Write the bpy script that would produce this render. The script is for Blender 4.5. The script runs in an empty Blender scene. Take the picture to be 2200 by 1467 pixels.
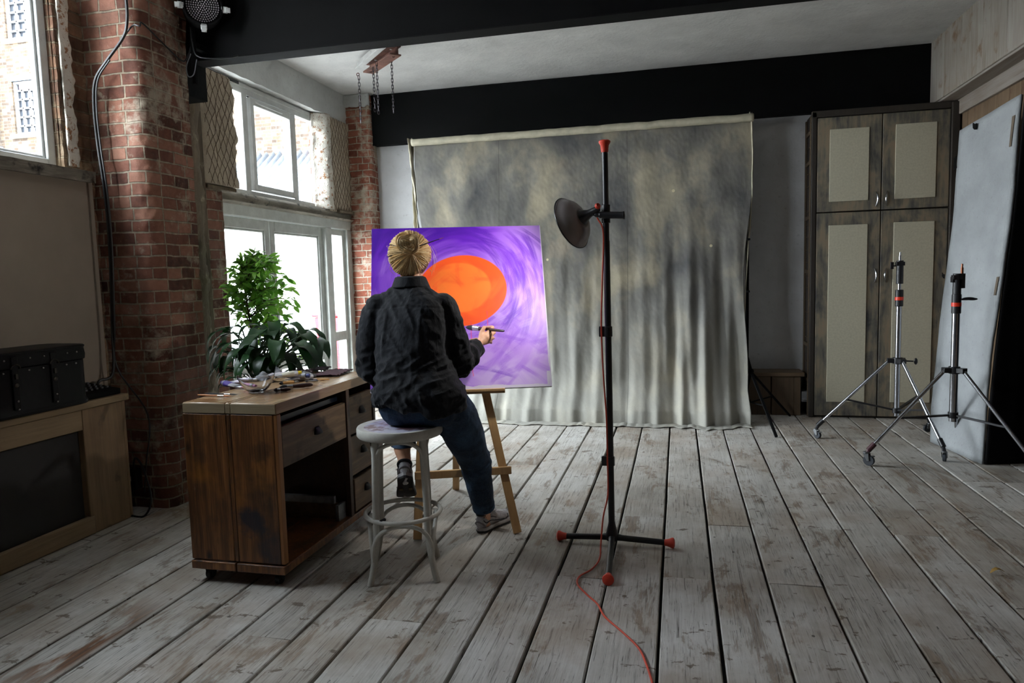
import bpy, bmesh, math, random
import numpy as np
from mathutils import Vector, Matrix, Quaternion, noise as mn
random.seed(7); np.random.seed(7)
sc = bpy.context.scene
PI = math.pi
# ------------------------------------------------------------------ camera
W, H, FPX = 2200, 1467, 1501.65
PITCH, YAW, ROLL = -.0906255, .234718, -.0265447
CAM = Vector((0, 0, 1.38))
_f = Vector((-math.sin(YAW)*math.cos(PITCH), math.cos(YAW)*math.cos(PITCH), math.sin(PITCH)))
_r = Vector((math.cos(YAW), math.sin(YAW), 0)); _u = _r.cross(_f)
CR = _r*math.cos(ROLL) + _u*math.sin(ROLL)
CU = -_r*math.sin(ROLL) + _u*math.cos(ROLL)
cd = bpy.data.cameras.new('camera'); cam = bpy.data.objects.new('camera', cd)
sc.collection.objects.link(cam); sc.camera = cam
cd.sensor_width = 36; cd.lens = FPX/W*36; cd.clip_start = .05; cd.clip_end = 200
cam.matrix_world = Matrix(((CR.x, CU.x, -_f.x, 0), (CR.y, CU.y, -_f.y, 0), (CR.z, CU.z, -_f.z, 1.38), (0, 0, 0, 1)))
def P(px, py, ax, v):
    """point of the place seen at a photo pixel, on the plane ax = v"""
    d = CR*((px-W/2)/FPX) - CU*((py-H/2)/FPX) + _f
    k = 'xyz'.index(ax); t = (v-CAM[k])/d[k]
    return CAM + d*t
# ------------------------------------------------------------------ world, lights, exposure
wd = bpy.data.worlds.new('overcast_sky'); sc.world = wd; wd.use_nodes = True
_n = wd.node_tree; _bg = _n.nodes['Background']
_tc = _n.nodes.new('ShaderNodeTexCoord'); _sx = _n.nodes.new('ShaderNodeSeparateXYZ')
_cr = _n.nodes.new('ShaderNodeValToRGB')
_n.links.new(_tc.outputs['Generated'], _sx.inputs[0]); _n.links.new(_sx.outputs['Z'], _cr.inputs[0])
_cr.color_ramp.elements[0].position = 0; _cr.color_ramp.elements[0].color = (.90, .95, 1, 1)
_cr.color_ramp.elements[1].position = .6; _cr.color_ramp.elements[1].color = (.84, .92, 1, 1)
_n.links.new(_cr.outputs[0], _bg.inputs[0]); _bg.inputs[1].default_value = 34.0
sc.view_settings.view_transform = 'Standard'; sc.view_settings.look = 'None'
sc.view_settings.exposure = 0.0; sc.view_settings.gamma = 1; sc.view_settings.use_curve_mapping = False
cy = sc.cycles
cy.max_bounces = 7; cy.diffuse_bounces = 4; cy.glossy_bounces = 3; cy.transmission_bounces = 6
cy.transparent_max_bounces = 12; cy.sample_clamp_indirect = 6; cy.caustics_reflective = False; cy.caustics_refractive = False
cy.use_denoising = True
def portal(name, x, y0, y1, z0, z1):
    l = bpy.data.lights.new(name, 'AREA'); l.shape = 'RECTANGLE'; l.size = z1-z0; l.size_y = y1-y0
    l.cycles.is_portal = True
    o = bpy.data.objects.new(name, l); sc.collection.objects.link(o)
    o.location = (x, (y0+y1)/2, (z0+z1)/2); o.rotation_euler = (0, -PI/2, 0)
portal('sky_opening', -3.66, 1.8, 3.44, 2.13, 3.3)
portal('sky_opening', -3.66, 4.95, 6.72, 2.14, 3.08)
portal('sky_opening', -3.66, 4.8, 7.1, .1, 2.0)
# ------------------------------------------------------------------ helpers
def srgb(r, g, b):
    f = lambda c: (c/255/12.92) if c <= 10 else ((c/255+.055)/1.055)**2.4
    return (f(r), f(g), f(b), 1)
class G:
    """collects shapes; build() links them as one mesh object"""
    def __init__(s): s.bm = bmesh.new(); s.mi = 0
    def _face(s, vs):
        try:
            f = s.bm.faces.new(vs); f.material_index = s.mi; return f
        except ValueError: return None
    def obox(s, c, size, rot=None):
        c = Vector(c); h = Vector(size)/2; vs = []
        for dx in (-1, 1):
            for dy in (-1, 1):
                for dz in (-1, 1):
                    v = Vector((dx*h.x, dy*h.y, dz*h.z))
                    if rot is not None: v = rot @ v
                    vs.append(s.bm.verts.new(c+v))
        for q in ((0, 1, 3, 2), (4, 6, 7, 5), (0, 4, 5, 1), (2, 3, 7, 6), (0, 2, 6, 4), (1, 5, 7, 3)):
            s._face([vs[i] for i in q])
        return s
    def box(s, x0, x1, y0, y1, z0, z1):
        return s.obox(((x0+x1)/2, (y0+y1)/2, (z0+z1)/2), (abs(x1-x0), abs(y1-y0), abs(z1-z0)))
    def beam(s, a, b, w, t, up=(0, 0, 1)):
        """rectangular bar from a to b, w across, t along up"""
        a, b = Vector(a), Vector(b); d = (b-a); L = d.length; d.normalize()
        sd = d.cross(Vector(up)); sd.normalize(); u2 = sd.cross(d)
        R = Matrix((sd, d, u2)).transposed()
        return s.obox((a+b)/2, (w, L, t), R)
    def rings(s, rs, closed=False, caps=True):
        vr = [[s.bm.verts.new(p) for p in r] for r in rs]; n = len(rs[0])
        R = range(len(vr)) if closed else range(len(vr)-1)
        for i in R:
            a, b = vr[i], vr[(i+1) % len(vr)]
            for j in range(n): s._face((a[j], a[(j+1) % n], b[(j+1) % n], b[j]))
        if caps and not closed:
            s._face(list(reversed(vr[0]))); s._face(vr[-1])
        return s
    def tube(s, pts, r, n=8, closed=False, caps=True, flat=1.0, up=None):
        pts = [Vector(p) for p in pts]; m = len(pts)
        rs = r if hasattr(r, '__len__') else [r]*m
        T = []
        for i in range(m):
            if closed: t = pts[(i+1) % m]-pts[i-1]
            else: t = pts[min(i+1, m-1)]-pts[max(i-1, 0)]
            T.append(t.normalized() if t.length > 1e-9 else Vector((0, 0, 1)))
        ref = Vector(up) if up else (Vector((0, 0, 1)) if abs(T[0].z) < .9 else Vector((1, 0, 0)))
        nrm = (ref-T[0]*ref.dot(T[0])).normalized(); out = []
        for i in range(m):
            if i:
                q = T[i-1].rotation_difference(T[i]); nrm = q @ nrm
                nrm = (nrm-T[i]*nrm.dot(T[i])).normalized()
            bi = T[i].cross(nrm)
            out.append([pts[i]+(nrm*math.cos(2*PI*k/n)*flat+bi*math.sin(2*PI*k/n))*rs[i] for k in range(n)])
        return s.rings(out, closed, caps)
    def lathe(s, prof, o=(0, 0, 0), ax=(0, 0, 1), n=24, caps=True, closed=False):
        o = Vector(o); ax = Vector(ax).normalized()
        e = Vector((1, 0, 0)) if abs(ax.x) < .9 else Vector((0, 1, 0))
        u = (e-ax*e.dot(ax)).normalized(); v = ax.cross(u)
        return s.rings([[o+ax*z+(u*math.cos(2*PI*k/n)+v*math.sin(2*PI*k/n))*max(r, 1e-4) for k in range(n)] for r, z in prof], closed, caps)
    def cyl(s, a, b, r, n=14): return s.tube([a, b], r, n)
    def ell(s, c, rad, rot=None, nu=14, nv=9):
        c = Vector(c); rs = []
        for i in range(nv+1):
            th = PI*i/nv; z = -math.cos(th); q = max(math.sin(th), 1e-3); ring = []
            for k in range(nu):
                p = Vector((q*math.cos(2*PI*k/nu)*rad[0], q*math.sin(2*PI*k/nu)*rad[1], z*rad[2]))
                ring.append(c+(rot @ p if rot is not None else p))
            rs.append(ring)
        return s.rings(rs)
    def prism(s, pts, d):
        d = Vector(d); return s.rings([[Vector(p) for p in pts], [Vector(p)+d for p in pts]])
    def grid(s, fn, nu, nv, closed_u=False):
        V = [[s.bm.verts.new(fn(i/nu, j/nv)) for i in range(nu+(0 if closed_u else 1))] for j in range(nv+1)]
        m = len(V[0])
        for j in range(nv):
            for i in range(nu): s._face((V[j][i], V[j][(i+1) % m], V[j+1][(i+1) % m], V[j+1][i]))
        return V
    def leaf(s, base, tip, w, nrm, curl=.12, fold=.15, seg=4):
        base, tip = Vector(base), Vector(tip); d = tip-base; L = d.length
        if L < 1e-6: return
        d.normalize(); n = Vector(nrm); n = (n-d*n.dot(d)).normalized(); sd = d.cross(n)
        rows = []
        for i in range(seg+1):
            t = i/seg; ww = w*(math.sin(PI*min(1, t*.9+.06))**.8)*(1 if t < 1 else 0)*(1-.25*t)
            c = base+d*L*t+n*(L*curl*math.sin(PI*t*.9)-L*curl*.6*t*t)
            rows.append((s.bm.verts.new(c+sd*ww+n*ww*fold), s.bm.verts.new(c), s.bm.verts.new(c-sd*ww+n*ww*fold)))
        for a, b in zip(rows, rows[1:]):
            s._face((a[0], a[1], b[1], b[0])); s._face((a[1], a[2], b[2], b[1]))
    def build(s, name, mats, parent=None, bevel=0, smooth=True, seg=2, angle=40, solid=0, sub=0, nrm=True):
        bm = s.bm
        if nrm: bmesh.ops.recalc_face_normals(bm, faces=bm.faces)
        me = bpy.data.meshes.new(name); bm.to_mesh(me); bm.free()
        mats = mats if isinstance(mats, (list, tuple)) else [mats]
        for m in mats: me.materials.append(m)
        return link_mesh(name, me, parent, bevel, smooth, seg, angle, solid, sub)
def link_mesh(name, me, parent=None, bevel=0, smooth=True, seg=2, angle=40, solid=0, sub=0):
    o = bpy.data.objects.new(name, me); sc.collection.objects.link(o)
    if smooth:
        me.polygons.foreach_set('use_smooth', [True]*len(me.polygons)); me.set_sharp_from_angle(angle=math.radians(angle))
    if solid:
        q = o.modifiers.new('thickness', 'SOLIDIFY'); q.thickness = solid; q.offset = 0
    if bevel:
        q = o.modifiers.new('bevel', 'BEVEL'); q.width = bevel; q.segments = seg; q.limit_method = 'ANGLE'; q.angle_limit = math.radians(35)
        q.harden_normals = False
    if sub:
        q = o.modifiers.new('subsurf', 'SUBSURF'); q.levels = sub; q.render_levels = sub
    if parent is not None:
        o.parent = parent
        if parent.type == 'EMPTY': o.location = -Vector(parent.location)
    return o
def thing(name, label, cat, loc, group=None):
    o = bpy.data.objects.new(name, None); sc.collection.objects.link(o)
    o.location = loc; o.empty_display_size = .1; o['label'] = label; o['category'] = cat
    if group: o['group'] = group
    return o
def tag(o, label, cat, group=None):
    o['label'] = label; o['category'] = cat
    if group: o['group'] = group
    return o
def struct(o, label=None, cat=None):
    o['kind'] = 'structure'
    if label: o['label'] = label
    if cat: o['category'] = cat
    return o
def copy_thing(root, loc, label=None, names=None):
    r = root.copy(); sc.collection.objects.link(r); r.location = loc
    if label: r['label'] = label
    for ch in list(root.children):
        c = ch.copy(); sc.collection.objects.link(c); c.parent = r
        for g2 in list(ch.children):
            d = g2.copy(); sc.collection.objects.link(d); d.parent = c
    return r
def organic(g, voxel, smooth=6, disp=None, fac=.5):
    """union of overlapping volumes as one continuous skin; returns a mesh"""
    bmesh.ops.recalc_face_normals(g.bm, faces=g.bm.faces)
    me = bpy.data.meshes.new('t'); g.bm.to_mesh(me); g.bm.free()
    o = bpy.data.objects.new('t', me); sc.collection.objects.link(o)
    q = o.modifiers.new('r', 'REMESH'); q.mode = 'VOXEL'; q.voxel_size = voxel
    q = o.modifiers.new('s', 'SMOOTH'); q.iterations = smooth; q.factor = fac
    dg = bpy.context.evaluated_depsgraph_get(); dg.update()
    m2 = bpy.data.meshes.new_from_object(o.evaluated_get(dg), depsgraph=dg)
    bpy.data.objects.remove(o); bpy.data.meshes.remove(me)
    if disp:
        nn = [v.normal.copy() for v in m2.vertices]
        for v, n in zip(m2.vertices, nn): v.co = disp(v.co.copy(), n)
    m2.polygons.foreach_set('use_smooth', [True]*len(m2.polygons))
    return m2
def lerp(a, b, t): return a+(b-a)*t
def sst(a, b, x):
    t = max(0, min(1, (x-a)/(b-a))); return t*t*(3-2*t)
def nz(x, y, z): return mn.noise(Vector((x, y, z)))
def spline(pts, n=8):
    """Catmull-Rom through pts"""
    pts = [Vector(p) for p in pts]; q = [pts[0]*2-pts[1]]+pts+[pts[-1]*2-pts[-2]]; out = []
    for i in range(1, len(q)-2):
        a, b, c, d = q[i-1:i+3]
        for k in range(n):
            t = k/n
            out.append(.5*((2*b)+(c-a)*t+(2*a-5*b+4*c-d)*t*t+(3*b-a-3*c+d)*t**3))
    out.append(pts[-1]); return out
# ------------------------------------------------------------------ materials
class Mat:
    def __init__(s, name, rough=.6, metal=0.0, spec=.5):
        s.m = bpy.data.materials.new(name); s.m.use_nodes = True; s.t = s.m.node_tree; s.b = s.t.nodes['Principled BSDF']
        s.b.inputs['Roughness'].default_value = rough; s.b.inputs['Metallic'].default_value = metal
        s.b.inputs['Specular IOR Level'].default_value = spec
    def n(s, typ, out=0, props=None, **inp):
        nd = s.t.nodes.new('ShaderNode'+typ)
        for k, v in (props or {}).items(): setattr(nd, k, v)
        for k, v in inp.items():
            key = int(k[1:]) if k[0] == '_' and k[1:].isdigit() else k.replace('_', ' ')
            sock = nd.inputs[key]
            if isinstance(v, bpy.types.NodeSocket): s.t.links.new(v, sock)
            else: sock.default_value = v
        return nd.outputs[out]
    def obj(s): return s.n('TexCoord', 'Object')
    def geo(s, k): return s.n('NewGeometry', k)
    def mapv(s, v, scale=(1, 1, 1), loc=(0, 0, 0), rot=(0, 0, 0)): return s.n('Mapping', 0, None, Vector=v, Scale=scale, Location=loc, Rotation=rot)
    def noise(s, v, scale, detail=4, rough=.55, dist=0, out='Fac'): return s.n('TexNoise', out, None, Vector=v, Scale=scale, Detail=detail, Roughness=rough, Distortion=dist)
    def ramp(s, f, stops, interp='LINEAR'):
        nd = s.t.nodes.new('ShaderNodeValToRGB'); s.t.links.new(f, nd.inputs[0]); cr = nd.color_ramp; cr.interpolation = interp
        while len(cr.elements) > 1: cr.elements.remove(cr.elements[0])
        cr.elements[0].position = stops[0][0]; cr.elements[0].color = s.col(stops[0][1])
        for p, c in stops[1:]:
            e = cr.elements.new(p); e.color = s.col(c)
        return nd.outputs[0]
    def col(s, c):
        if isinstance(c, (int, float)): return (c, c, c, 1)
        return srgb(*c) if len(c) == 3 else c
    def mix(s, f, a, b, mode='MIX'):
        nd = s.t.nodes.new('ShaderNodeMix'); nd.data_type = 'RGBA'; nd.blend_type = mode
        for k, v in ((0, f), (6, a), (7, b)):
            if isinstance(v, bpy.types.NodeSocket): s.t.links.new(v, nd.inputs[k])
            else: nd.inputs[k].default_value = v if k == 0 else s.col(v)
        return nd.outputs[2]
    def math(s, op, a, b=0.0, c=0.0, clamp=False): return s.n('Math', 0, dict(operation=op, use_clamp=clamp), _0=a, _1=b, _2=c)
    def thr(s, f, lo, hi): return s.n('MapRange', 0, dict(clamp=True), Value=f, From_Min=lo, From_Max=hi)
    def base(s, v):
        if isinstance(v, bpy.types.NodeSocket): s.t.links.new(v, s.b.inputs['Base Color'])
        else: s.b.inputs['Base Color'].default_value = s.col(v)
        return s
    def set(s, k, v):
        if isinstance(v, bpy.types.NodeSocket): s.t.links.new(v, s.b.inputs[k])
        else: s.b.inputs[k].default_value = v
        return s
    def bump(s, h, strength=.4, dist=.01):
        s.set('Normal', s.n('Bump', 0, None, Height=h, Strength=strength, Distance=dist)); return s
def plain(name, c, rough=.6, metal=0.0, var=.12, scale=9, bump=.1, spec=.5, dirt=None):
    """one colour with slight procedural mottling"""
    m = Mat(name, rough, metal, spec); o = m.obj()
    f = m.noise(o, scale, 5); lo = tuple(max(0, x*(1-var)) for x in c); hi = tuple(min(255, x*(1+var)) for x in c)
    col = m.ramp(f, [(.3, lo), (.7, hi)])
    if dirt: col = m.mix(m.thr(m.noise(o, scale*.7, 8, .7), .56, .66), col, dirt)
    m.base(col)
    if bump: m.bump(m.noise(o, scale*6, 6), bump, .003)
    return m.m
def wood(name, c1, c2, c3, axis='y', rough=.55, scale=1.0, stain=None, bump=.25):
    """grain runs along axis"""
    m = Mat(name, rough); o = m.obj(); isl = m.geo('Random Per Island')
    off = m.n('CombineXYZ', 0, None, X=m.math('MULTIPLY', isl, 7.3), Y=m.math('MULTIPLY', isl, 3.1), Z=m.math('MULTIPLY', isl, 5.7))
    v = m.n('VectorMath', 0, dict(operation='ADD'), _0=o, _1=off)
    st = {'x': (.9, 14, 14), 'y': (14, .9, 14), 'z': (14, 14, .9)}[axis]
    v2 = m.mapv(v, tuple(a*scale for a in st))
    g1 = m.noise(v2, 1.6, 6, .6, 1.2); g2 = m.noise(v2, 7, 4, .6, .3)
    f = m.math('ADD', m.math('MULTIPLY', g1, .7), m.math('MULTIPLY', g2, .3))
    col = m.ramp(f, [(.32, c1), (.5, c2), (.68, c3)])
    col = m.mix(.35, col, m.ramp(m.noise(v, 2.2*scale, 3), [(.3, c1), (.7, c3)]))
    col = m.mix(.3, col, m.ramp(isl, [(0, c1), (1, c3)]))
    if stain: col = m.mix(m.thr(m.noise(v, stain[1], 5, .6), stain[2], stain[2]+.12), col, stain[0])
    m.base(col); m.bump(f, bump, .004)
    return m.m
# ------------------------------------------------------------------ surface materials
def make_brick(name, reds, mortar, lime, limeamt, dark=None, bump=.9):
    m = Mat(name, .85, 0, .25); o = m.obj()
    sx = m.n('SeparateXYZ', 'X', None, Vector=o); sy = m.n('SeparateXYZ', 'Y', None, Vector=o); sz = m.n('SeparateXYZ', 'Z', None, Vector=o)
    wob = m.noise(o, 6, 3, out='Color')
    u = m.math('ADD', sx, sy)
    v = m.n('CombineXYZ', 0, None, X=u, Y=sz, Z=0.0)
    v = m.n('VectorMath', 0, dict(operation='ADD'), _0=v, _1=m.n('VectorMath', 0, dict(operation='SCALE'), _0=wob, Scale=.022))
    bt = m.t.nodes.new('ShaderNodeTexBrick'); m.t.links.new(v, bt.inputs['Vector'])
    bt.inputs['Scale'].default_value = 1; bt.inputs['Brick Width'].default_value = .225; bt.inputs['Row Height'].default_value = .072
    bt.inputs['Mortar Size'].default_value = .0065; bt.inputs['Mortar Smooth'].default_value = .35; bt.inputs['Bias'].default_value = 0
    bt.inputs['Color1'].default_value = (0, 0, 0, 1); bt.inputs['Color2'].default_value = (1, 1, 1, 1)
    bt.offset = .5; bt.squash = .55; bt.squash_frequency = 2
    fac, rnd = bt.outputs['Fac'], bt.outputs['Color']
    n1 = m.noise(o, 22, 6, .65); n2 = m.noise(o, 3.0, 5, .6)
    tone = m.math('ADD', m.math('MULTIPLY', rnd, .55), m.math('MULTIPLY', n1, .45))
    c = m.ramp(tone, [(.15, reds[0]), (.45, reds[1]), (.8, reds[2])])
    mor = m.ramp(n1, [(.35, tuple(x*.72 for x in mortar)), (.65, mortar)])
    edge = m.thr(m.math('ADD', fac, m.math('MULTIPLY', m.math('SUBTRACT', m.noise(o, 60, 4), .5), .9)), .35, .6)
    c = m.mix(edge, c, mor)
    big = m.noise(o, 2.1, 7, .68, .3); fine = m.noise(o, 14, 6, .7)
    lm = m.thr(m.math('ADD', m.math('MULTIPLY', big, .6), m.math('MULTIPLY', fine, .4)), limeamt, limeamt+.09)
    c = m.mix(m.math('MULTIPLY', lm, .75), c, m.mix(n1, tuple(x*.7 for x in lime), lime))
    if dark: c = m.mix(m.math('MULTIPLY', m.thr(m.noise(m.mapv(o, (1, 1, 1), (4, 2, 1)), 1.7, 6, .65), dark[1], dark[1]+.14), .7), c, dark[0])
    m.base(c)
    h = m.math('SUBTRACT', m.math('MULTIPLY', n1, .5), m.math('MULTIPLY', fac, 1.0))
    m.bump(h, bump, .012); m.set('Roughness', m.ramp(n2, [(.3, .6), (.7, .95)])); return m.m
MT = {}
MT['brick'] = make_brick('red_brick', [(58, 35, 28), (104, 64, 50), (140, 99, 81)], (150, 135, 116), (186, 174, 154), .535, ((58, 46, 38), .52))
MT['brick_lime'] = make_brick('limewashed_brick', [(84, 42, 32), (130, 74, 56), (146, 94, 74)], (192, 182, 164), (212, 202, 182), .50)
MT['rough_brick'] = make_brick('crumbling_brown_brick', [(52, 36, 28), (96, 66, 48), (130, 98, 74)], (128, 112, 92), (176, 156, 124), .50, ((56, 42, 32), .46), 1.0)
MT['brick_out'] = make_brick('yellow_stock_brick', [(42, 33, 27), (66, 54, 42), (88, 74, 58)], (92, 85, 76), (98, 90, 80), .66, None, .3)
def make_plaster(name, c, dark, patch, amt=.6, scale=1.0, bump=.5, rough=.85):
    m = Mat(name, rough, 0, .25); o = m.obj()
    a = m.noise(o, 2.2*scale, 7, .6); b = m.noise(o, 26*scale, 6, .65); d = m.noise(o, 9*scale, 8, .7)
    col = m.ramp(a, [(.3, tuple(x*.88 for x in c)), (.7, c)])
    col = m.mix(m.thr(d, amt, amt+.05), col, patch)
    col = m.mix(m.math('MULTIPLY', m.thr(b, .6, .72), .5), col, dark)
    m.base(col); m.bump(m.math('ADD', m.math('MULTIPLY', a, .8), m.math('MULTIPLY', b, .35)), bump, .02); return m.m
MT['white_wall'] = make_plaster('white_painted_brick_wall', (205, 205, 206), (150, 146, 144), (190, 188, 186), .7, 1, .35)
MT['ceiling'] = make_plaster('white_ceiling_paint', (226, 225, 223), (176, 172, 168), (206, 204, 200), .72, 1.1, .6)
MT['header'] = make_plaster('off_white_header_paint', (205, 207, 205), (120, 116, 108), (178, 178, 170), .7, 1.4, .3)
MT['beige_panel'] = plain('beige_painted_board', (150, 138, 124), .8, 0, .06, 2, .15)
MT['rough_plaster'] = make_plaster('broken_plaster', (182, 168, 148), (132, 108, 86), (150, 128, 102), .62, 1.3, .8)
MT['lime_edge'] = make_plaster('bright_plaster_edge', (226, 220, 208), (130, 96, 68), (150, 108, 76), .55, 3.2, 1.0)
MT['black_paint'] = plain('matt_black_beam_paint', (8, 8, 9), .75, 0, .25, 5, .25, .12)
MT['white_frame'] = make_plaster('white_window_paint', (222, 224, 222), (150, 148, 138), (204, 206, 200), .72, 3, .08, .4)
MT['door_frame'] = make_plaster('worn_white_door_paint', (206, 210, 204), (112, 96, 78), (178, 178, 168), .66, 4, .2, .45)
MT['speckle'] = make_plaster('mould_speckled_white_post', (214, 212, 204), (60, 50, 40), (150, 136, 116), .63, 5, .3)
MT['rot_timber'] = wood('rotten_timber', (38, 30, 24), (84, 70, 54), (134, 120, 98), 'z', .9, 1.6, ((150, 140, 120), 9, .6), .6)
MT['sill_timber'] = wood('weathered_sill_timber', (46, 40, 32), (110, 104, 92), (168, 162, 148), 'y', .85, 1.6, ((28, 28, 24), 10, .57), .6)
MT['pine'] = wood('aged_pine_counter', (92, 70, 48), (132, 106, 76), (158, 132, 98), 'z', .6, 1, ((70, 56, 40), 5, .62))
MT['pine_y'] = wood('aged_pine_counter_rail', (92, 74, 52), (138, 116, 86), (166, 142, 108), 'y', .6, 1, ((80, 62, 44), 5, .62))
MT['slate_board'] = plain('dark_grey_board', (44, 42, 42), .75, 0, .1, 3, .05)
# glass: clear pane with a faint reflection
def make_glass(name, tint=(.96, .97, .97, 1)):
    m = bpy.data.materials.new(name); m.use_nodes = True; t = m.node_tree
    t.nodes.remove(t.nodes['Principled BSDF']); out = t.nodes['Material Output']
    tr = t.nodes.new('ShaderNodeBsdfTransparent'); tr.inputs[0].default_value = tint
    gl = t.nodes.new('ShaderNodeBsdfGlossy'); gl.inputs['Roughness'].default_value = .02
    lw = t.nodes.new('ShaderNodeLayerWeight'); lw.inputs[0].default_value = .5
    p5 = t.nodes.new('ShaderNodeMath'); p5.operation = 'POWER'; t.links.new(lw.outputs['Facing'], p5.inputs[0]); p5.inputs[1].default_value = 5
    fr = t.nodes.new('ShaderNodeMath'); fr.operation = 'MULTIPLY_ADD'; t.links.new(p5.outputs[0], fr.inputs[0]); fr.inputs[1].default_value = .5; fr.inputs[2].default_value = .03
    mx = t.nodes.new('ShaderNodeMixShader'); t.links.new(fr.outputs[0], mx.inputs[0]); t.links.new(tr.outputs[0], mx.inputs[1])
    t.links.new(gl.outputs[0], mx.inputs[2]); t.links.new(mx.outputs[0], out.inputs[0]); return m
MT['glass'] = make_glass('window_glass')
# painted floorboards
def make_floor():
    m = Mat('worn_whitewashed_floorboards', .55, 0, .4); o = m.obj(); isl = m.geo('Random Per Island')
    off = m.n('CombineXYZ', 0, None, X=m.math('MULTIPLY', isl, 3.7), Y=m.math('MULTIPLY', isl, 37.0), Z=m.math('MULTIPLY', isl, 11.0))
    v = m.n('VectorMath', 0, dict(operation='ADD'), _0=o, _1=off)
    vg = m.mapv(v, (34, 1.5, 1)); grain = m.noise(vg, 1.5, 6, .65, 1.4); fine = m.noise(m.mapv(v, (120, 5, 1)), 1.0, 4, .7, .4)
    tone = m.noise(v, 2.2, 5, .6)
    white = m.ramp(m.math('ADD', m.math('MULTIPLY', tone, .55), m.math('MULTIPLY', grain, .45)),
                   [(.3, (106, 98, 88)), (.45, (168, 163, 154)), (.62, (208, 206, 201))])
    white = m.mix(.35, white, m.ramp(isl, [(0, (134, 127, 117)), (.5, (174, 169, 161)), (1, (203, 202, 198))]))
    wood_c = m.ramp(grain, [(.3, (62, 48, 36)), (.5, (104, 84, 64)), (.7, (140, 116, 90))])
    # paint worn off: broad patches broken up by grain
    wear = m.math('ADD', m.math('MULTIPLY', m.noise(m.mapv(v, (3.2, 1.3, 1)), 1.5, 8, .68, .6), .72), m.math('MULTIPLY', grain, .28))
    c = m.mix(m.math('MULTIPLY', m.thr(wear, .535, .585), .66), white, wood_c)
    c = m.mix(m.math('MULTIPLY', m.thr(m.noise(v, 1.6, 6, .65), .48, .64), .45), c, (136, 112, 86))
    # sharp chips
    chip = m.noise(m.mapv(v, (5, 8, 1), (3, 1, 0)), 1.6, 6, .66, .2)
    c = m.mix(m.math('MULTIPLY', m.thr(chip, .632, .645), .85), c, (98, 84, 70))
    # dirty streaks along the grain and dark specks
    c = m.mix(m.math('MULTIPLY', m.thr(fine, .56, .66), .6), c, (78, 68, 58))
    vo = m.n('TexVoronoi', 'Distance', None, Vector=m.mapv(v, (9, 7, 1)), Scale=1.0)
    sp = m.math('MULTIPLY', m.math('LESS_THAN', vo, .06), m.math('GREATER_THAN', m.noise(v, 3, 2), .5))
    c = m.mix(m.math('MULTIPLY', sp, .8), c, (54, 46, 40))
    crk = m.noise(m.mapv(v, (60, .8, 1), (1, 5, 0)), 1.0, 3, .5, .8)
    crkf = m.math('LESS_THAN', m.math('ABSOLUTE', m.math('SUBTRACT', crk, .5)), .006)
    crkf = m.math('MULTIPLY', crkf, m.math('GREATER_THAN', m.noise(v, 1.7, 3), .52))
    c = m.mix(m.math('MULTIPLY', crkf, .8), c, (48, 40, 34))
    # a few boards stripped to brown wood where they are walked on
    sxx = m.n('SeparateXYZ', 'X', None, Vector=o); syy = m.n('SeparateXYZ', 'Y', None, Vector=o)
    bare = m.math('MULTIPLY', m.thr(sxx, -2.42, -2.36), m.thr(m.math('MULTIPLY', sxx, -1.0), 2.17, 2.20))
    bare = m.math('MULTIPLY', bare, m.math('MULTIPLY', m.thr(syy, 1.7, 2.0), m.thr(m.math('MULTIPLY', syy, -1.0), -2.6, -2.3)))
    bare = m.math('MULTIPLY', bare, m.thr(m.noise(m.mapv(v, (5, 1.4, 1)), 1.6, 6), .44, .52))
    c = m.mix(bare, c, m.ramp(grain, [(.3, (70, 44, 24)), (.7, (136, 92, 56))]))
    m.base(c)
    h = m.math('ADD', m.math('MULTIPLY', grain, .5), m.math('MULTIPLY', wear, -.6)); h = m.math('ADD', h, m.math('MULTIPLY', fine, -.25))
    h = m.math('SUBTRACT', h, m.math('MULTIPLY', crkf, .8))
    m.bump(h, .6, .006); m.set('Roughness', m.ramp(wear, [(.4, .42), (.65, .75)])); return m.m
MT['floor'] = make_floor()
MT['void'] = plain('dark_underfloor', (14, 12, 10), .9, 0, .1, 5, 0)
# ------------------------------------------------------------------ floor
XJ = [-3.62, -3.39, -3.156, -2.867, -2.645, -2.4, -2.168, -1.935, -1.71, -1.469, -1.247, -1.01, -.785, -.553, -.32, -.08, .15, .38, .615, .85, 1.082]
while XJ[-1] < 4.1: XJ.append(XJ[-1]+random.choice((.226, .232, .238)))
BJ = {11: [3.055], 12: [3.93], 13: [3.09], 14: [3.95], 15: [3.16], 16: [3.88], 17: [3.17], 18: [3.91], 19: [3.207, 5.76], 20: [3.885], 23: [4.95]}
g = G()
for i in range(len(XJ)-1):
    x0, x1 = XJ[i], XJ[i+1]
    ys = [-3.2] + (BJ.get(i) or [random.choice((2.33, 3.1, 3.9, 4.95))]) + [7.35]
    if i not in BJ and random.random() < .5: ys.insert(1, ys[1]-random.choice((1.7, 2.4)))
    ys.insert(1, -1.0)
    for k in range(len(ys)-1):
        ya, yb = ys[k]+.0015, ys[k+1]-.0015; n = max(2, int((yb-ya)/.12)); dz = random.uniform(-.002, .0012); tilt = random.uniform(-.0015, .0015)
        ew = random.uniform(.0038, .0085)
        rows = []
        for j in range(n+1):
            y = lerp(ya, yb, j/n)
            l = x0+ew+.0028*nz(x0*9, y*2.2, 1); r = x1-ew-.0028*nz(x1*9, y*2.2, 7)
            rows.append([(l, y, -.03), (l, y, dz-tilt-.003), (l+.004, y, dz-tilt), (lerp(l, r, .5), y, dz+.001), (r-.004, y, dz+tilt), (r, y, dz+tilt-.003), (r, y, -.03)])
        g.rings([[Vector(p) for p in q] for q in rows])
g.mi = 1; g.box(-3.7, 4.2, -3.2, 7.4, -.12, -.028)
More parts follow.
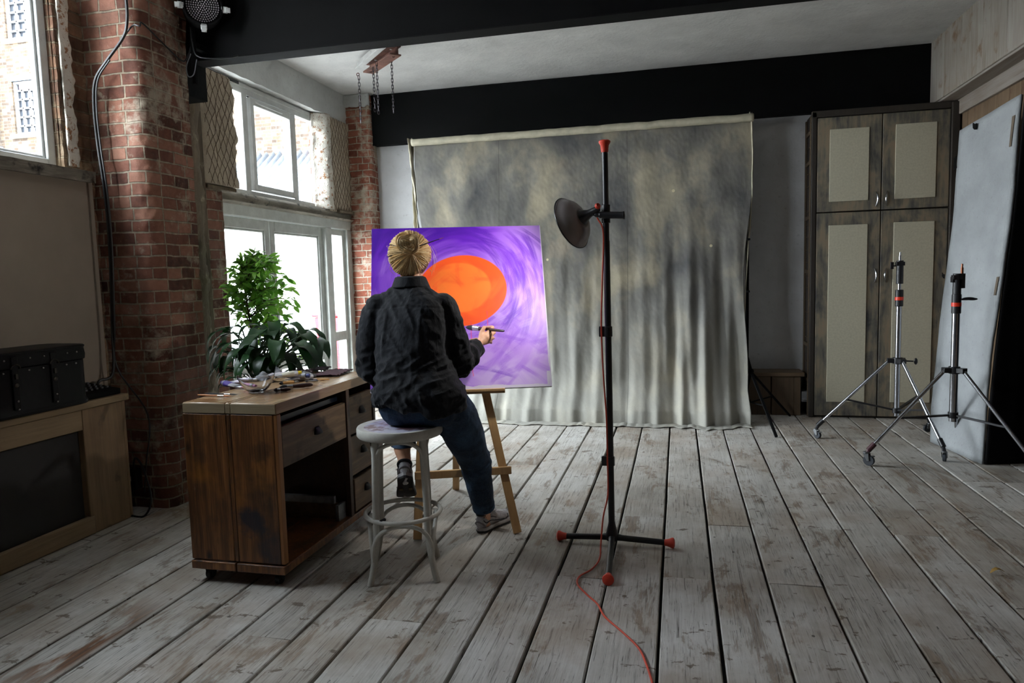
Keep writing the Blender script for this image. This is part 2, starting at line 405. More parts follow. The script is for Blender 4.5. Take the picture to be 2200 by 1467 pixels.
struct(g.build('floor', [MT['floor'], MT['void']], smooth=False), 'worn whitewashed wide floorboards of the studio', 'floor')
# ------------------------------------------------------------------ ceiling, beam, back wall
ZC = 3.38
def sheet(name, fn, nu, nv, mat, thick=0): 
    g = G(); g.grid(fn, nu, nv); return g.build(name, mat, solid=thick)
g = G(); g.grid(lambda u, v: Vector((lerp(-3.75, 4.1, u), lerp(-3.2, 7.45, v), ZC+.004*nz(u*12, v*16, 2))), 60, 80)
g.box(-3.75, 4.1, -3.2, 7.45, ZC+.02, ZC+.15)
struct(g.build('ceiling', MT['ceiling']), 'white painted ceiling', 'ceiling')
g = G(); g.box(-3.16, 4.1, 4.11, 4.25, 2.84, ZC+.02)
g.box(-3.3, -3.095, 4.066, 4.27, 2.62, 2.86)
struct(g.build('trim_1', MT['black_paint'], bevel=.006), 'big black painted ceiling beam across the room', 'beam')
g = G(); g.grid(lambda u, v: Vector((lerp(-3.3, 4.1, u), 7.3+.006*nz(u*16, v*9, 3)+.003*nz(u*60, v*30, 5), lerp(0, ZC, v))), 120, 50)
g.box(-3.8, 4.1, 7.33, 7.5, 0, ZC+.02)
struct(g.build('wall_back', MT['white_wall'], nrm=True), 'white painted brick back wall', 'wall')
g = G(); g.box(-3.21, 2.6, 7.20, 7.32, 2.85, ZC)
V = g.grid(lambda u, v: Vector((lerp(-3.215, 2.6, u), 7.195-.004*nz(u*30, v*8, 9), lerp(2.845+.003*nz(u*40, 0, 1), ZC-.004+.006*nz(u*50, 3, 1), v))), 100, 6)
struct(g.build('trim_2', MT['black_paint']), 'black painted band along the top of the back wall', 'beam')
# dado at the right end of the back wall
g = G()
for x in (.45, .66, .87): g.box(x, x+.2, 7.03, 7.28, 0, .375)
g.box(1.07, 1.13, 7.03, 7.28, 0, .375)
struct(g.build('trim_3', wood('brown_dado_boards', (56, 44, 32), (88, 70, 52), (108, 88, 64), 'z'), bevel=.004), 'low brown boarding at the foot of the back wall', 'panelling')
g = G(); g.box(.44, 1.16, 7.0, 7.29, .378, .415)
struct(g.build('trim_4', wood('brown_dado_cap', (60, 48, 36), (98, 80, 60), (120, 98, 72), 'x'), bevel=.006), 'brown shelf capping the low boarding', 'shelf')
g = G(); g.box(1.14, 1.2, 7.04, 7.29, .13, .23); g.box(1.15, 1.19, 7.02, 7.06, .15, .17)
tag(g.build('wall_socket', plain('grey_socket_plastic', (120, 120, 122), .4), bevel=.005), 'small grey surface mounted socket beside the cabinet foot', 'socket')
# ------------------------------------------------------------------ right wall
g = G(); g.box(3.02, 3.2, -3.2, 7.4, 0, ZC)
g.box(-3.75, 4.1, -3.35, -3.2, 0, ZC)
struct(g.build('wall_right', make_plaster('dark_grey_low_bounce_wall', (84, 82, 80), (60, 58, 56), (74, 72, 70), .7, 1, .3)), 'right wall of the studio, out of view, darkened to cut bounced light', 'wall')  # right and rear walls out of view; dark grey put in to reduce bounced light
MT['wash_board'] = wood('whitewashed_knotty_boards', (104, 84, 64), (150, 142, 132), (176, 172, 166), 'z', .7, 1.0, ((112, 84, 58), 4.5, .60))
g = G(); yb = 7.19; widths = [.34, .36, .42, .4, .34, .42, .38, .4, .36]
k = 0
while yb > -3:
    w = widths[k % 9]; g.box(2.22, 2.26, yb-w+.004, yb, 2.83, ZC+.01); yb -= w; k += 1
struct(g.build('wall_right_boxing', MT['wash_board'], bevel=.005), 'whitewashed board boxing high on the right wall', 'boxing')
g = G(); g.box(2.235, 2.42, -3, 7.19, 2.815, 2.84)
g.box(2.37, 2.45, -3, 7.19, 2.69, 2.815)
struct(g.build('trim_5', wood('whitewashed_soffit', (104, 88, 74), (146, 136, 128), (166, 160, 154), 'y', .7, .8), bevel=.005), 'pale painted rail under the board boxing', 'rail')
MT['frieze'] = wood('rough_brown_frieze', (62, 46, 32), (104, 82, 60), (138, 116, 92), 'z', .8, .8, ((70, 30, 20), 3, .6))
g = G(); yb = 7.19
while yb > -3: g.box(2.40, 2.43, yb-.19, yb-.004, 0, 2.70); yb -= .19
struct(g.build('wall_right_panelling', MT['frieze'], bevel=.003), 'rough brown vertical boarding behind the leaning boards', 'panelling')
# ------------------------------------------------------------------ left wall
g = G()
def wbox(y0, y1, z0, z1): g.box(-3.72, -3.48, y0, y1, z0, z1)
wbox(-3.2, 1.8, 0, ZC)
wbox(1.8, 3.44, 0, 2.06); wbox(1.8, 3.44, 3.3, ZC)
struct(g.build('wall_left', MT['white_wall']), 'plastered left wall under the near window', 'wall')
def rough_sheet(g, fn, nu, nv, amp=.012, sc_=9):
    def f(u, v):
        p = fn(u, v); return p+Vector((1, -.5, 0))*amp*(nz(p.x*sc_, p.y*sc_, p.z*sc_)+.5*nz(p.x*31, p.y*31, p.z*31))
    g.grid(f, nu, nv)
g = G(); g.box(-3.60, -3.5, 3.44, 3.62, 0, ZC); g.box(-3.72, -3.5, 3.62, 4.79, 0, ZC)
rough_sheet(g, lambda u, v: Vector((-3.475, lerp(3.44, 3.70, u), lerp(0, ZC, v))), 14, 160, .016)
rough_sheet(g, lambda u, v: Vector((lerp(-3.56, -3.475, u), 3.445, lerp(2.06, ZC, v))), 8, 90, .008)
struct(g.build('wall_left_reveal', MT['rough_brick']), 'crumbling brick beside the near window', 'wall')
g = G(); rough_sheet(g, lambda u, v: Vector((-3.462, lerp(3.462, 3.532, u)+(.022*nz(1, 1, v*9)+.012*nz(3, 1, v*34))*u, lerp(2.10, ZC, v))), 8, 160, .008, 16)
struct(g.build('wall_left_plaster_edge', MT['lime_edge'], solid=.012), 'bright chipped plaster edge beside the near window', 'plaster')
# brick pier between the windows
g = G()
def pier(u, v):
    L = [(-3.5, 3.645), (-3.16, 3.645)]
    z = lerp(0, ZC, v); r = .075; x1, y1 = -3.085, 3.645
    a = .34; b = r*PI/2; c = .34; s_ = u*(a+b+c)
    if s_ < a: x, y, n = -3.5+s_, y1, Vector((0, -1, 0)); x = -3.5+(x1-r+3.5)*s_/a
    elif s_ < a+b:
        t = (s_-a)/r; x = x1-r+r*math.sin(t); y = y1+r-r*math.cos(t); n = Vector((math.sin(t), -math.cos(t), 0))
    else: x, y, n = x1, y1+r+(s_-a-b), Vector((1, 0, 0))
    lean = .02*sst(1.2, 0, z); 
    d = .009*nz(x*8+y*8, z*8, 1)+.005*nz((x+y)*24, z*24, 4)+.03*sst(2.9, 3.2, z)
    return Vector((x, y, z))+n*(d-.0)+Vector((0, 0, 0))
g.grid(pier, 70, 260); g.box(-3.5, -3.11, 3.68, 4.06, 0, ZC)
struct(g.build('brick_pier', MT['brick']), 'red brick pier with rounded corner between the windows', 'pier')
g = G(); rough_sheet(g, lambda u, v: Vector((lerp(-3.29, -3.23, math.sin(u*PI)), lerp(4.05, 4.43, u), lerp(0, 2.76, v))), 14, 120, .03, 5)
g.box(-3.48, -3.27, 4.06, 4.42, 0, 2.76)
struct(g.build('trim_6', MT['rot_timber']), 'rotten vertical timber beside the brick pier', 'timber')
g = G(); rough_sheet(g, lambda u, v: Vector((lerp(-3.3, -3.31, u), lerp(4.43, 4.66, u), lerp(0, 2.86, v))), 10, 150, .008)
rough_sheet(g, lambda u, v: Vector((lerp(-3.31, -3.5, u), 4.66, lerp(0, 2.1, v))), 8, 100, .006)
g.box(-3.48, -3.33, 4.43, 4.65, 0, 2.86)
struct(g.build('brick_reveal', MT['brick']), 'narrow red brick strip left of the door', 'pier')
# header above windows
g = G(); g.grid(lambda u, v: Vector((-3.485+.01*nz(u*20, v*6, 2), lerp(4.3, 7.3, u), lerp(3.085+.008*nz(u*30, 1, 1), ZC, v))), 70, 8)
g.grid(lambda u, v: Vector((lerp(-3.485, -3.60, v), lerp(4.3, 7.3, u), 3.085+.012*v+.01*nz(u*30, 1+v, 1))), 70, 4)
g.box(-3.75, -3.6, 4.3, 7.32, 3.075, ZC); g.box(-3.6, -3.5, 4.3, 7.32, 3.11, ZC)
struct(g.build('wall_left_header', MT['header']), 'white plastered header over the far window', 'wall')
# mesh lath set in broken plaster
def lath(name, x, y0, y1, z0, z1, rag, mat, label):
    g = G()
    def f(u, v):
        z = lerp(z0, z1, v); yr = y1+rag*(nz(3, z*5, 1)+.5*nz(8, z*17, 2)); yl = y0+.01*nz(1, z*9, 3)
        y = lerp(yl, yr, u); return Vector((x+.012*nz(y*7, z*7, 5)+.01*nz(y*22, z*22, 8)-.02*(abs(u-.5)*2)**6, y, z))
    g.grid(f, 24, 70); o = g.build(name, mat, solid=.05); struct(o, label, 'plaster')
    h = G(); 
    for sgn in (1, -1):
        for k in range(-14, 22):
            pts = []
            for t in np.linspace(0, 1, 26):
                z = lerp(z0, z1, t); y = y0 + k*.062 + sgn*(t-.5)*(z1-z0)*.5 + .022*nz(k, z*7, sgn)
                yr = y1+rag*(nz(3, z*5, 1)+.5*nz(8, z*17, 2))
                if y0+.01 < y < yr-.012: pts.append(Vector((x+.029+.012*nz(y*7, z*7, 5)+.01*nz(y*22, z*22, 8), y, z)))
            if len(pts) > 2: h.tube(pts, .0019, 4)
    w = h.build('wire_mesh', plain('rusty_wire', (84, 64, 50), .8), o); return o
lath('wall_left_lath', -3.295, 4.44, 4.83, 2.12, 2.93, .05, MT['rough_plaster'], 'broken plaster with rusty wire mesh left of the upper window')
lath('wall_left_lath_far', -3.49, 6.66, 7.2, 2.12, 3.075, .0, MT['rough_plaster'], 'plaster patch with wire mesh right of the upper window')
g = G(); rough_sheet(g, lambda u, v: Vector((lerp(-3.58, -3.45, sst(0, .6, u)), lerp(6.54, 6.68, u), lerp(2.13, 3.085, v))), 10, 60, .014, 14)
struct(g.build('wall_left_plaster_reveal', MT['lime_edge'], solid=.02), 'chipped white plaster reveal beside the upper window', 'plaster')
g = G(); rough_sheet(g, lambda u, v: Vector((lerp(-3.66, -3.585, u), lerp(6.70, 6.55, u), lerp(2.13, 3.085, v))), 6, 60, .006, 14)
g.box(-3.72, -3.52, 6.74, 7.3, 2.03, 3.08)
struct(g.build('wall_left_brick_reveal', MT['brick']), 'dark brick reveal beside the upper window', 'wall')
# back left pier
g = G()
def bp(u, v):
    z = lerp(0, ZC, v); s_ = u*.6
    if s_ < .27: x, y, n = -3.52+s_, 7.13, Vector((0, -1, 0))
    elif s_ < .27+.055:
        t = (s_-.27)/.055*PI/2; x = -3.25+.035*math.sin(t); y = 7.165-.035*math.cos(t); n = Vector((math.sin(t), -math.cos(t), 0))
    else: x, y, n = -3.215, 7.165+(s_-.325), Vector((1, 0, 0))
    return Vector((x, y, z))+n*(.008*nz((x+y)*9, z*9, 1)+.006*nz((x+y)*30, z*30, 4))
g.grid(bp, 44, 220)
struct(g.build('brick_pier_far', MT['brick_lime']), 'limewashed brick pier in the far left corner', 'pier')
g = G(); g.grid(lambda u, v: Vector((lerp(-3.5, -3.2, u), 7.11-.01*nz(u*9, v*9, 3), lerp(3.25+.04*nz(u*7, 2, 2), ZC, v))), 14, 8)
struct(g.build('trim_7', MT['header'], solid=.03), 'white plaster cap on the far pier', 'plaster')
# ------------------------------------------------------------------ windows and door
def frame_rect(g, x0, x1, y0, y1, z0, z1, w, wb=None, wt=None):
    wb = wb or w; wt = wt or w
    g.box(x0, x1, y0, y0+w, z0, z1); g.box(x0, x1, y1-w, y1, z0, z1)
    g.box(x0, x1, y0+w, y1-w, z0, z0+wb); g.box(x0, x1, y0+w, y1-w, z1-wt, z1)
MT['black_rubber'] = plain('black_gasket', (24, 24, 26), .5)
def pane(name, x, y0, y1, z0, z1, parent):
    g = G(); g.box(x-.003, x+.003, y0, y1, z0, z1); return g.build('pane', MT['glass'], parent, smooth=False)
# near window (runs on out of the frame)
w1 = thing('window_1', 'near white framed window high on the left wall', 'window', (-3.55, 2.4, 2.13)); w1['kind'] = 'structure'
g = G(); frame_rect(g, -3.60, -3.53, 1.82, 3.445, 2.075, 3.28, .055, .06); g.box(-3.60, -3.53, 3.03, 3.09, 2.14, 3.23); g.box(-3.60, -3.53, 2.42, 2.48, 2.14, 3.23)
for a, b in ((3.09, 3.39), (2.48, 3.03), (1.875, 2.42)): frame_rect(g, -3.585, -3.55, a, b, 2.135, 3.225, .018)
fr = g.build('window_frame', MT['white_frame'], w1, bevel=.006)
for a, b in ((3.105, 3.375), (2.495, 3.015), (1.89, 2.405)): pane('p', -3.57, a, b, 2.15, 3.21, w1)
g = G()
for z in (2.35, 2.55, 2.75, 2.95, 3.15): g.box(-3.59, -3.575, 3.4452, 3.449, z, z+.05)
g.build('gasket', MT['black_rubber'], w1)
# near sill, rough
g = G(); rough_sheet(g, lambda u, v: Vector((lerp(-3.56, -3.42, sst(0, .5, v)), lerp(1.3, 3.62-.02*v, u), lerp(2.085, 2.015, sst(.45, 1, v)))), 90, 12, .014, 9)
g.box(-3.6, -3.45, 1.3, 3.6, 2.02, 2.07)
struct(g.build('trim_8', MT['sill_timber']), 'flaking rough sill under the near window', 'sill')
# upper far window, three lights
w2 = thing('window_2', 'upper white framed window with three lights above the door', 'window', (-3.6, 5.8, 2.13)); w2['kind'] = 'structure'
g = G(); frame_rect(g, -3.66, -3.59, 4.96, 6.70, 2.13, 3.06, .05, .06, .06)
for y in (5.40, 6.18): g.box(-3.66, -3.59, y, y+.075, 2.18, 3.01)
g.box(-3.662, -3.585, 4.95, 6.71, 3.045, 3.085)
g.build('window_frame', MT['white_frame'], w2, bevel=.006)
g = G(); frame_rect(g, -3.645, -3.565, 5.485, 6.165, 2.20, 2.985, .052, .05, .06); g.box(-3.566, -3.555, 5.56, 5.98, 2.945, 2.963)
g.build('casement', MT['white_frame'], w2, bevel=.006)
g = G(); g.box(-3.6, -3.588, 6.172, 6.178, 2.2, 2.99); g.box(-3.6, -3.588, 5.48, 6.17, 2.988, 2.994); g.box(-3.6, -3.58, 4.95, 5.36, 3.06, 3.082)
g.build('gasket', MT['black_rubber'], w2)
for a, b, c, d in ((5.01, 5.40, 2.19, 3.0), (5.537, 6.113, 2.25, 2.925), (6.255, 6.65, 2.19, 3.0)): pane('p', -3.625, a, b, c, d, w2)
# timber between window and door
g = G(); rough_sheet(g, lambda u, v: Vector((-3.50+.03*math.sin(v*PI), lerp(4.6, 7.18, u), lerp(2.045, 2.14, v))), 80, 8, .012, 8)
g.box(-3.7, -3.51, 4.6, 7.2, 2.045, 2.132)
rough_sheet(g, lambda u, v: Vector((-3.47+.03*v, lerp(4.55, 7.2, u), lerp(2.03, 2.052, v))), 80, 3, .010, 12)
struct(g.build('trim_9', MT['sill_timber']), 'weathered beam between the door and the upper window', 'sill')
g = G(); g.obox((-3.33, 4.64, 2.1), (.09, .34, .03)); g.obox((-3.47, 6.95, 2.125), (.08, .34, .03))
struct(g.build('trim_10', MT['rot_timber'], bevel=.006), 'dark broken lath ends under the plaster patches', 'timber')
# double door with glazed side light
d1 = thing('door_1', 'pair of white glazed doors with a narrow side light to the yard', 'door', (-3.5, 6, 0)); d1['kind'] = 'structure'
g = G(); g.box(-3.60, -3.49, 4.74, 4.84, 0, 2.04); g.box(-3.60, -3.49, 4.84, 7.15, 1.945, 2.04)
g.box(-3.60, -3.485, 6.555, 6.68, 0, 1.945); g.box(-3.6, -3.49, 7.04, 7.15, 0, 1.945); g.box(-3.6, -3.49, 4.84, 7.04, 0, .05)
g.build('door_frame', MT['door_frame'], d1, bevel=.006)
def leafd(y0, y1):
    g = G(); frame_rect(g, -3.575, -3.525, y0, y1, .055, 1.94, .075, .22, .09); g.box(-3.57, -3.53, y0+.07, y1-.07, .60, .68)
    g2 = g; frame_rect(g2, -3.562, -3.535, y0+.075, y1-.075, .68, 1.85, .018)
    l = g.build('door_leaf', MT['door_frame'], d1, bevel=.006)
    for a, b in ((.275, .6), (.695, 1.835)):
        q = G(); q.box(-3.552, -3.548, y0+.09, y1-.09, a, b); q.build('pane', MT['glass'], l, smooth=False)
    return l
leafd(4.845, 5.60); L2 = leafd(5.61, 6.55)
g = G(); g.box(-3.53, -3.515, 5.65, 5.68, .98, 1.12); g.tube([(-3.52, 5.665, 1.05), (-3.48, 5.665, 1.05), (-3.48, 5.77, 1.05)], .008, 8); g.build('handle', plain('door_handle_metal', (140, 140, 140), .35, .9), L2)
g = G(); frame_rect(g, -3.575, -3.525, 6.685, 7.035, .055, 1.94, .05, .1, .06); g.box(-3.57, -3.53, 6.73, 6.99, .76, .86)
sl = g.build('side_light', MT['door_frame'], d1, bevel=.006)
for a, b in ((.155, .76), (.86, 1.88)):
    q = G(); q.box(-3.552, -3.548, 6.735, 6.985, a, b); q.build('pane', MT['glass'], sl, smooth=False)
g = G(); rough_sheet(g, lambda u, v: Vector((lerp(-3.5, -3.47, math.sin(u*PI)), lerp(7.13, 7.26, u), lerp(0, 2.06, v))), 8, 80, .006, 12)
struct(g.build('trim_11', MT['speckle'], solid=.02), 'speckled white post right of the door', 'post')
# ------------------------------------------------------------------ outside
MT['ground_out'] = plain('pale_yard_paving', (186, 184, 180), .8, 0, .1, 2, .2)
g = G(); g.box(-60, -3.72, -20, 50, -.35, -.15); struct(g.build('yard_ground', MT['ground_out']), 'pale paved yard outside the windows', 'ground')
g = G(); FY = 14.0
struct_parts = []
fb = thing('brick_building', 'yellow brick building with multi pane windows seen through the glass', 'building', (-12, FY, -.15))
# facade with window holes, piece by piece
holes = [(-15.45, -14.55, 5.2, 7.28+.5), (-15.45, -14.65, 3.0, 6.75-.0)]
holes = [(-15.62, -14.52, 7.15, 9.0), (-15.47, -14.6, 5.12, 6.45)]
def facade(g, x0, x1, z0, z1, hs, y, th=.3):
    xs = sorted({x0, x1, *[h[0] for h in hs], *[h[1] for h in hs]}); zs = sorted({z0, z1, *[h[2] for h in hs], *[h[3] for h in hs]})
    for a, b in zip(xs, xs[1:]):
        for c, d in zip(zs, zs[1:]):
            mx, mz = (a+b)/2, (c+d)/2
            if not any(h[0] < mx < h[1] and h[2] < mz < h[3] for h in hs): g.box(a, b, y, y+th, c, d)
HS = [(-15.47, -14.62, 5.12, 6.36), (-15.50, -14.45, 7.32, 8.6), (-17.4, -16.5, 5.12, 6.36), (-17.4, -16.4, 7.32, 8.6),
      (-9.9, -8.6, .9, 2.5), (-7.9, -6.9, .9, 2.5), (-11.9, -10.7, .9, 2.5), (-12.6, -11.6, 3.8, 5.3)]
facade(g, -26, -4.2, -.2, 11, HS, FY)
wl = g.build('wall', MT['brick_out'], fb, smooth=False)
MT['out_white'] = plain('white_outside_frames', (128, 130, 132), .5, 0, .04)
MT['out_glass'] = plain('dusky_outside_glass', (44, 48, 54), .15, 0, .2, 1)
for (a, b, c, d) in HS:
    h = G(); frame_rect(h, FY+.05, FY+.12, a, b, c, d, .05)
    for f in h.bm.verts: f.co = Vector((f.co.y, f.co.x, f.co.z))
    nx = 4; nzv = 6 if d-c > 1 else 4
    for i in range(1, nx): x = lerp(a, b, i/nx); h.box(x-.018, x+.018, FY+.06, FY+.1, c, d)
    for i in range(1, nzv): z = lerp(c, d, i/nzv); h.box(a, b, FY+.06, FY+.1, z-.018, z+.018)
    w_ = h.build('window', MT['out_white'], fb, smooth=False)
    q = G(); q.box(a, b, FY+.13, FY+.15, c, d); q.build('pane', MT['out_glass'], w_, smooth=False)
    q = G(); q.box(a-.08, b+.08, FY-.08, FY+.02, c-.09, c); q.build('window_sill', plain('stone_sill', (150, 148, 136), .8), fb, smooth=False)
# segmental head over the lower window
h = G(); h.prism([(lerp(-15.5, -14.6, t), FY-.02, 6.36+.16*math.sin(PI*t)) for t in np.linspace(0, 1, 12)], (0, .06, 0)); h.build('window_arch', plain('blue_grey_arch_paint', (130, 160, 178), .6), fb)
h = G(); h.box(-15.3, -14.75, FY+.04, FY+.06, 6.18, 6.32); h.build('blind', plain('faded_pink_blind', (178, 120, 140), .7), fb)
h = G(); h.tube([(-15.95, FY-.12, z) for z in (3.6, 6, 11)], .07, 8); h.box(-16.02, -15.88, FY-.14, FY, 4.8, 4.86); h.box(-16.02, -15.88, FY-.14, FY, 7.8, 7.86)
h.build('drainpipe', plain('blue_grey_drainpipe', (92, 104, 132), .6), fb)
h = G(); h.box(-14.6, -14.35, FY-.3, FY, 6.75, 6.9); h.build('wall_lamp', plain('grey_floodlight', (96, 98, 104), .5), fb, bevel=.02)
# low shed with corrugated roof beyond the yard
sh = thing('shed', 'low white shed with a corrugated roof across the yard', 'shed', (-8, 12.5, -.15))
g = G(); g.box(-9.0, -5.4, 12.3, 13.6, -.15, 2.6); g.build('wall', plain('white_render', (170, 170, 168), .8, 0, .05, 2), sh, smooth=False)
g = G(); g.grid(lambda u, v: Vector((lerp(-9.1, -5.3, u), lerp(11.7, 13.7, v), 2.65+1.5*v+.05*math.sin(u*150))), 220, 4)
g.build('roof', plain('grey_corrugated_roof', (74, 78, 84), .6, .2), sh, solid=.02)
# two parked cars in the yard, burnt out by the daylight
def car(x, y, rz, c, label, cname):
    t = thing('car', label, 'car', (x, y, -.15)); R = Matrix.Rotation(rz, 3, 'Z')
    prof = [(-2.05, .35), (-2.1, .75), (-1.9, .95), (-1.25, 1.02), (-.75, 1.42), (.75, 1.45), (1.45, 1.0), (2.05, .9), (2.1, .4), (2.0, .28), (-1.95, .28)]
    g = G(); rings = []
    for w, k in ((-.85, .94), (-.8, 1), (.8, 1), (.85, .94)): rings.append([R @ Vector((px*k, w*(.86 if pz > 1.1 else 1), pz*(1 if pz < 1.1 else .99)))+Vector((x, y, -.15)) for px, pz in prof])
    g.rings(rings); g.build('body', plain(cname, c, .25, 0, .03, 2, 0), t, bevel=.04)
    g = G()
    for s in (-1, 1):
        g.prism([R @ Vector((px, s*.735, pz))+Vector((x, y, -.15)) for px, pz in ((-1.05, 1.05), (-.7, 1.36), (.7, 1.38), (1.2, 1.05))], R @ Vector((0, s*.02, 0)))
    g.build('side_window', MT['out_glass'], t)
    for px in (-1.3, 1.3):
        for s in (-1, 1):
            g = G(); c0 = R @ Vector((px, s*.7, .31))+Vector((x, y, -.15)); g.cyl(c0, c0+R @ Vector((0, s*.18, 0)), .31, 20); g.build('wheel', MT['black_rubber'], t, bevel=.02)
    return t
car(-8.3, 10.0, .25, (150, 153, 157), 'white car parked in the yard seen through the door glass', 'white_car_paint')
rb = P(718, 712, 'y', 10.6); bn = thing('wheelie_bin', 'red bin out in the yard behind the narrow side light', 'bin', (rb.x, rb.y, -.15))
g = G(); g.rings([[(rb.x-w, 10.6-w, z), (rb.x+w, 10.6-w, z), (rb.x+w, 10.6+w, z), (rb.x-w, 10.6+w, z)] for w, z in ((.17, -.1), (.23, .82))]); g.build('body', plain('red_bin_plastic', (176, 36, 44), .5), bn, bevel=.02)
g = G(); g.box(rb.x-.26, rb.x+.26, 10.34, 10.88, .83, .89); g.build('lid', plain('red_bin_lid', (160, 30, 38), .5), bn, bevel=.02)
g = G(); g.tube(spline([(-17.5, 12, 5.6), (-15, 11.6, 5.9), (-12.8, 11.3, 7.1)], 8), .03, 6)
tag(g.build('overhead_cable', plain('grey_cable', (70, 80, 110), .6)), 'overhead cable crossing the yard outside the near window', 'cable')
# ------------------------------------------------------------------ left side: board, counter
g = G(); g.box(-3.49, -3.462, -.5, 3.62, .70, 2.03)
tag(g.build('wall_board', MT['beige_panel'], bevel=.004), 'large beige board lining the wall under the near window', 'board')
ct = thing('counter', 'long pine framed counter with a dark front panel on the left', 'counter', (-3.35, 2.6, 0))
g = G(); g.box(-3.475, -3.205, -.4, 3.50, .715, .755); g.build('worktop', MT['pine_y'], ct, bevel=.006)
g = G(); g.box(-3.25, -3.222, -.4, 3.17, .60, .715); g.build('top_rail', MT['pine_y'], ct, bevel=.005)
g = G(); g.box(-3.27, -3.222, 3.172, 3.46, 0, .715); g.box(-3.46, -3.225, 3.462, 3.485, 0, .715); g.build('end_post', MT['pine'], ct, bevel=.005)
g = G(); g.box(-3.25, -3.215, 2.61, 3.20, .0, .105); g.box(-3.25, -3.215, .6, 2.60, 0, .105); g.build('bottom_rail', MT['pine_y'], ct, bevel=.008)
g = G(); g.box(-3.30, -3.262, -.4, 3.172, .02, .60); g.build('front_panel', MT['slate_board'], ct)
# trunk
MT['leatherette'] = plain('black_leatherette', (8, 7, 9), .5, 0, .3, 30, .25, .2)
MT['brass'] = plain('dull_brass', (150, 130, 78), .35, .9, .1)
tk = thing('storage_trunk', 'black leatherette storage trunk with brass studs on the counter', 'trunk', (-3.3, 2.7, .757))
def rrect(x0, x1, y0, y1, r, z, n=6):
    out = []
    for cx_, cy_, a0 in ((x1-r, y1-r, 0), (x0+r, y1-r, PI/2), (x0+r, y0+r, PI), (x1-r, y0+r, 3*PI/2)):
        for k in range(n+1): a = a0+PI/2*k/n; out.append(Vector((cx_+r*math.cos(a), cy_+r*math.sin(a), z)))
    return out
g = G(); g.rings([rrect(-3.455+i, -3.165-i, 2.30+i, 3.20-i, .07, z) for z, i in ((.759, .0), (.775, -.004), (.79, .004), (1.0, .004))])
g.build('body', MT['leatherette'], tk, bevel=.003)
g = G(); g.rings([rrect(-3.455+i, -3.165-i, 2.30+i, 3.20-i, .07, z) for z, i in ((1.003, -.002), (1.03, -.004), (1.065, .0), (1.075, -.005), (1.082, .0), (1.085, .02))])
g.build('lid', MT['leatherette'], tk, bevel=.003)
for y in (2.52, 2.74, 2.96):
    g = G(); g.box(-3.165, -3.157, y-.018, y+.018, .80, 1.06); s_ = g.build('strap', MT['leatherette'], tk, bevel=.003)
    h = G(); h.tube([(-3.154, y+.026*math.cos(a), 1.0+.022*math.sin(a)) for a in np.linspace(0, PI, 9)], .003, 6); h.box(-3.157, -3.15, y-.006, y+.006, .95, .975)
    h.ell((-3.156, y, .92), (.005, .012, .012)); h.build('buckle', plain('dark_metal_buckle', (70, 66, 60), .4, .8), s_)
g = G(); g.ell((0, 0, 0), (.004, .005, .005), nu=8, nv=5); stud = g.build('stud', plain('nickel_stud', (150, 146, 140), .3, .9), tk); first = True
spots = [(-3.162, y+.01*(z > 1), z) for y in (2.36, 2.45, 2.6, 2.68, 2.82, 2.9, 3.04, 3.10) for z in (1.045, .985)]+[(-3.154, y, z) for y in (2.52, 2.74, 2.96) for z in (.96, .84, .80)]
for q in spots:
    o_ = stud if first else stud.copy()
    if not first: sc.collection.objects.link(o_); o_.parent = tk
    first = False; o_.location = Vector(q)-Vector(tk.location)
g = G(); g.ell((-3.31, 3.206, .97), (.03, .012, .014)); g.build('handle', MT['leatherette'], tk)
# lighting desk
ld = thing('control_desk', 'flat black lighting control desk beside the trunk on the counter', 'control desk', (-3.36, 3.35, .757))
g = G(); g.prism([(-3.45, 3.215, .758), (-3.235, 3.215, .758), (-3.235, 3.215, .79), (-3.45, 3.215, .82)], (0, .255, 0)); b_ = g.build('body', MT['black_paint'], ld, bevel=.003)
bmat_ = plain('grey_buttons', (86, 88, 92), .5)
for i in range(6):
    for j in range(4):
        y = 3.24+i*.038; x = -3.44+j*.045; z = .82-(x+3.45)*.14
        g = G(); g.obox((x+.01, y, z+.004), (.018, .014, .01)); g.build('button', bmat_, ld, smooth=False)
# cables down the pier
def cable(name, pts, r, mat, label, cat='cable', grp=None):
    g = G(); g.tube(spline(pts, 6), r, 6); return tag(g.build(name, mat), label, cat, grp)
MT['cable_black'] = plain('black_cable_rubber', (14, 14, 17), .45, 0, .1)
cw = [P(271, 0, 'y', 3.6), P(272, 55, 'y', 3.6), P(262, 85, 'y', 3.60), P(230, 130, 'y', 3.58), P(205, 172, 'y', 3.58), P(202, 230, 'y', 3.58), P(210, 310, 'y', 3.58), P(226, 420, 'y', 3.58), P(236, 540, 'y', 3.58), P(241, 700, 'y', 3.58), P(243, 800, 'y', 3.56)]
cable('wall_cable', [(-3.12, 3.58, 3.36)]+cw+[(-3.395, 3.49, .83), (-3.39, 3.46, .80)], .009, MT['cable_black'], 'thick black cable running down the brick pier to the control desk')
cable('wall_cable', [p+Vector((.022, -.004, 0)) for p in cw[3:-1]]+[P(252, 790, 'y', 3.58), (-3.17, 3.6, .6), (-3.2, 3.59, .3), (-3.22, 3.58, .12)], .005, MT['cable_black'], 'thin black cable beside the thick one going down to the floor plug')
cable('wall_cable', [P(264, 82, 'y', 3.62), P(285, 55, 'y', 3.62), P(300, 56, 'y', 3.62), (-3.06, 3.66, 2.93), (-3.045, 3.8, 2.86), (-3.04, 3.95, 2.80), (-3.03, 4.0, 2.83), (-2.99, 4.02, 2.95)], .005, MT['cable_black'], 'thin black cable looping round the pier corner to the stage light')
pg = thing('power_adapter', 'black plug adapter with a white label at the foot of the brick pier', 'adapter', (-3.27, 3.57, 0))
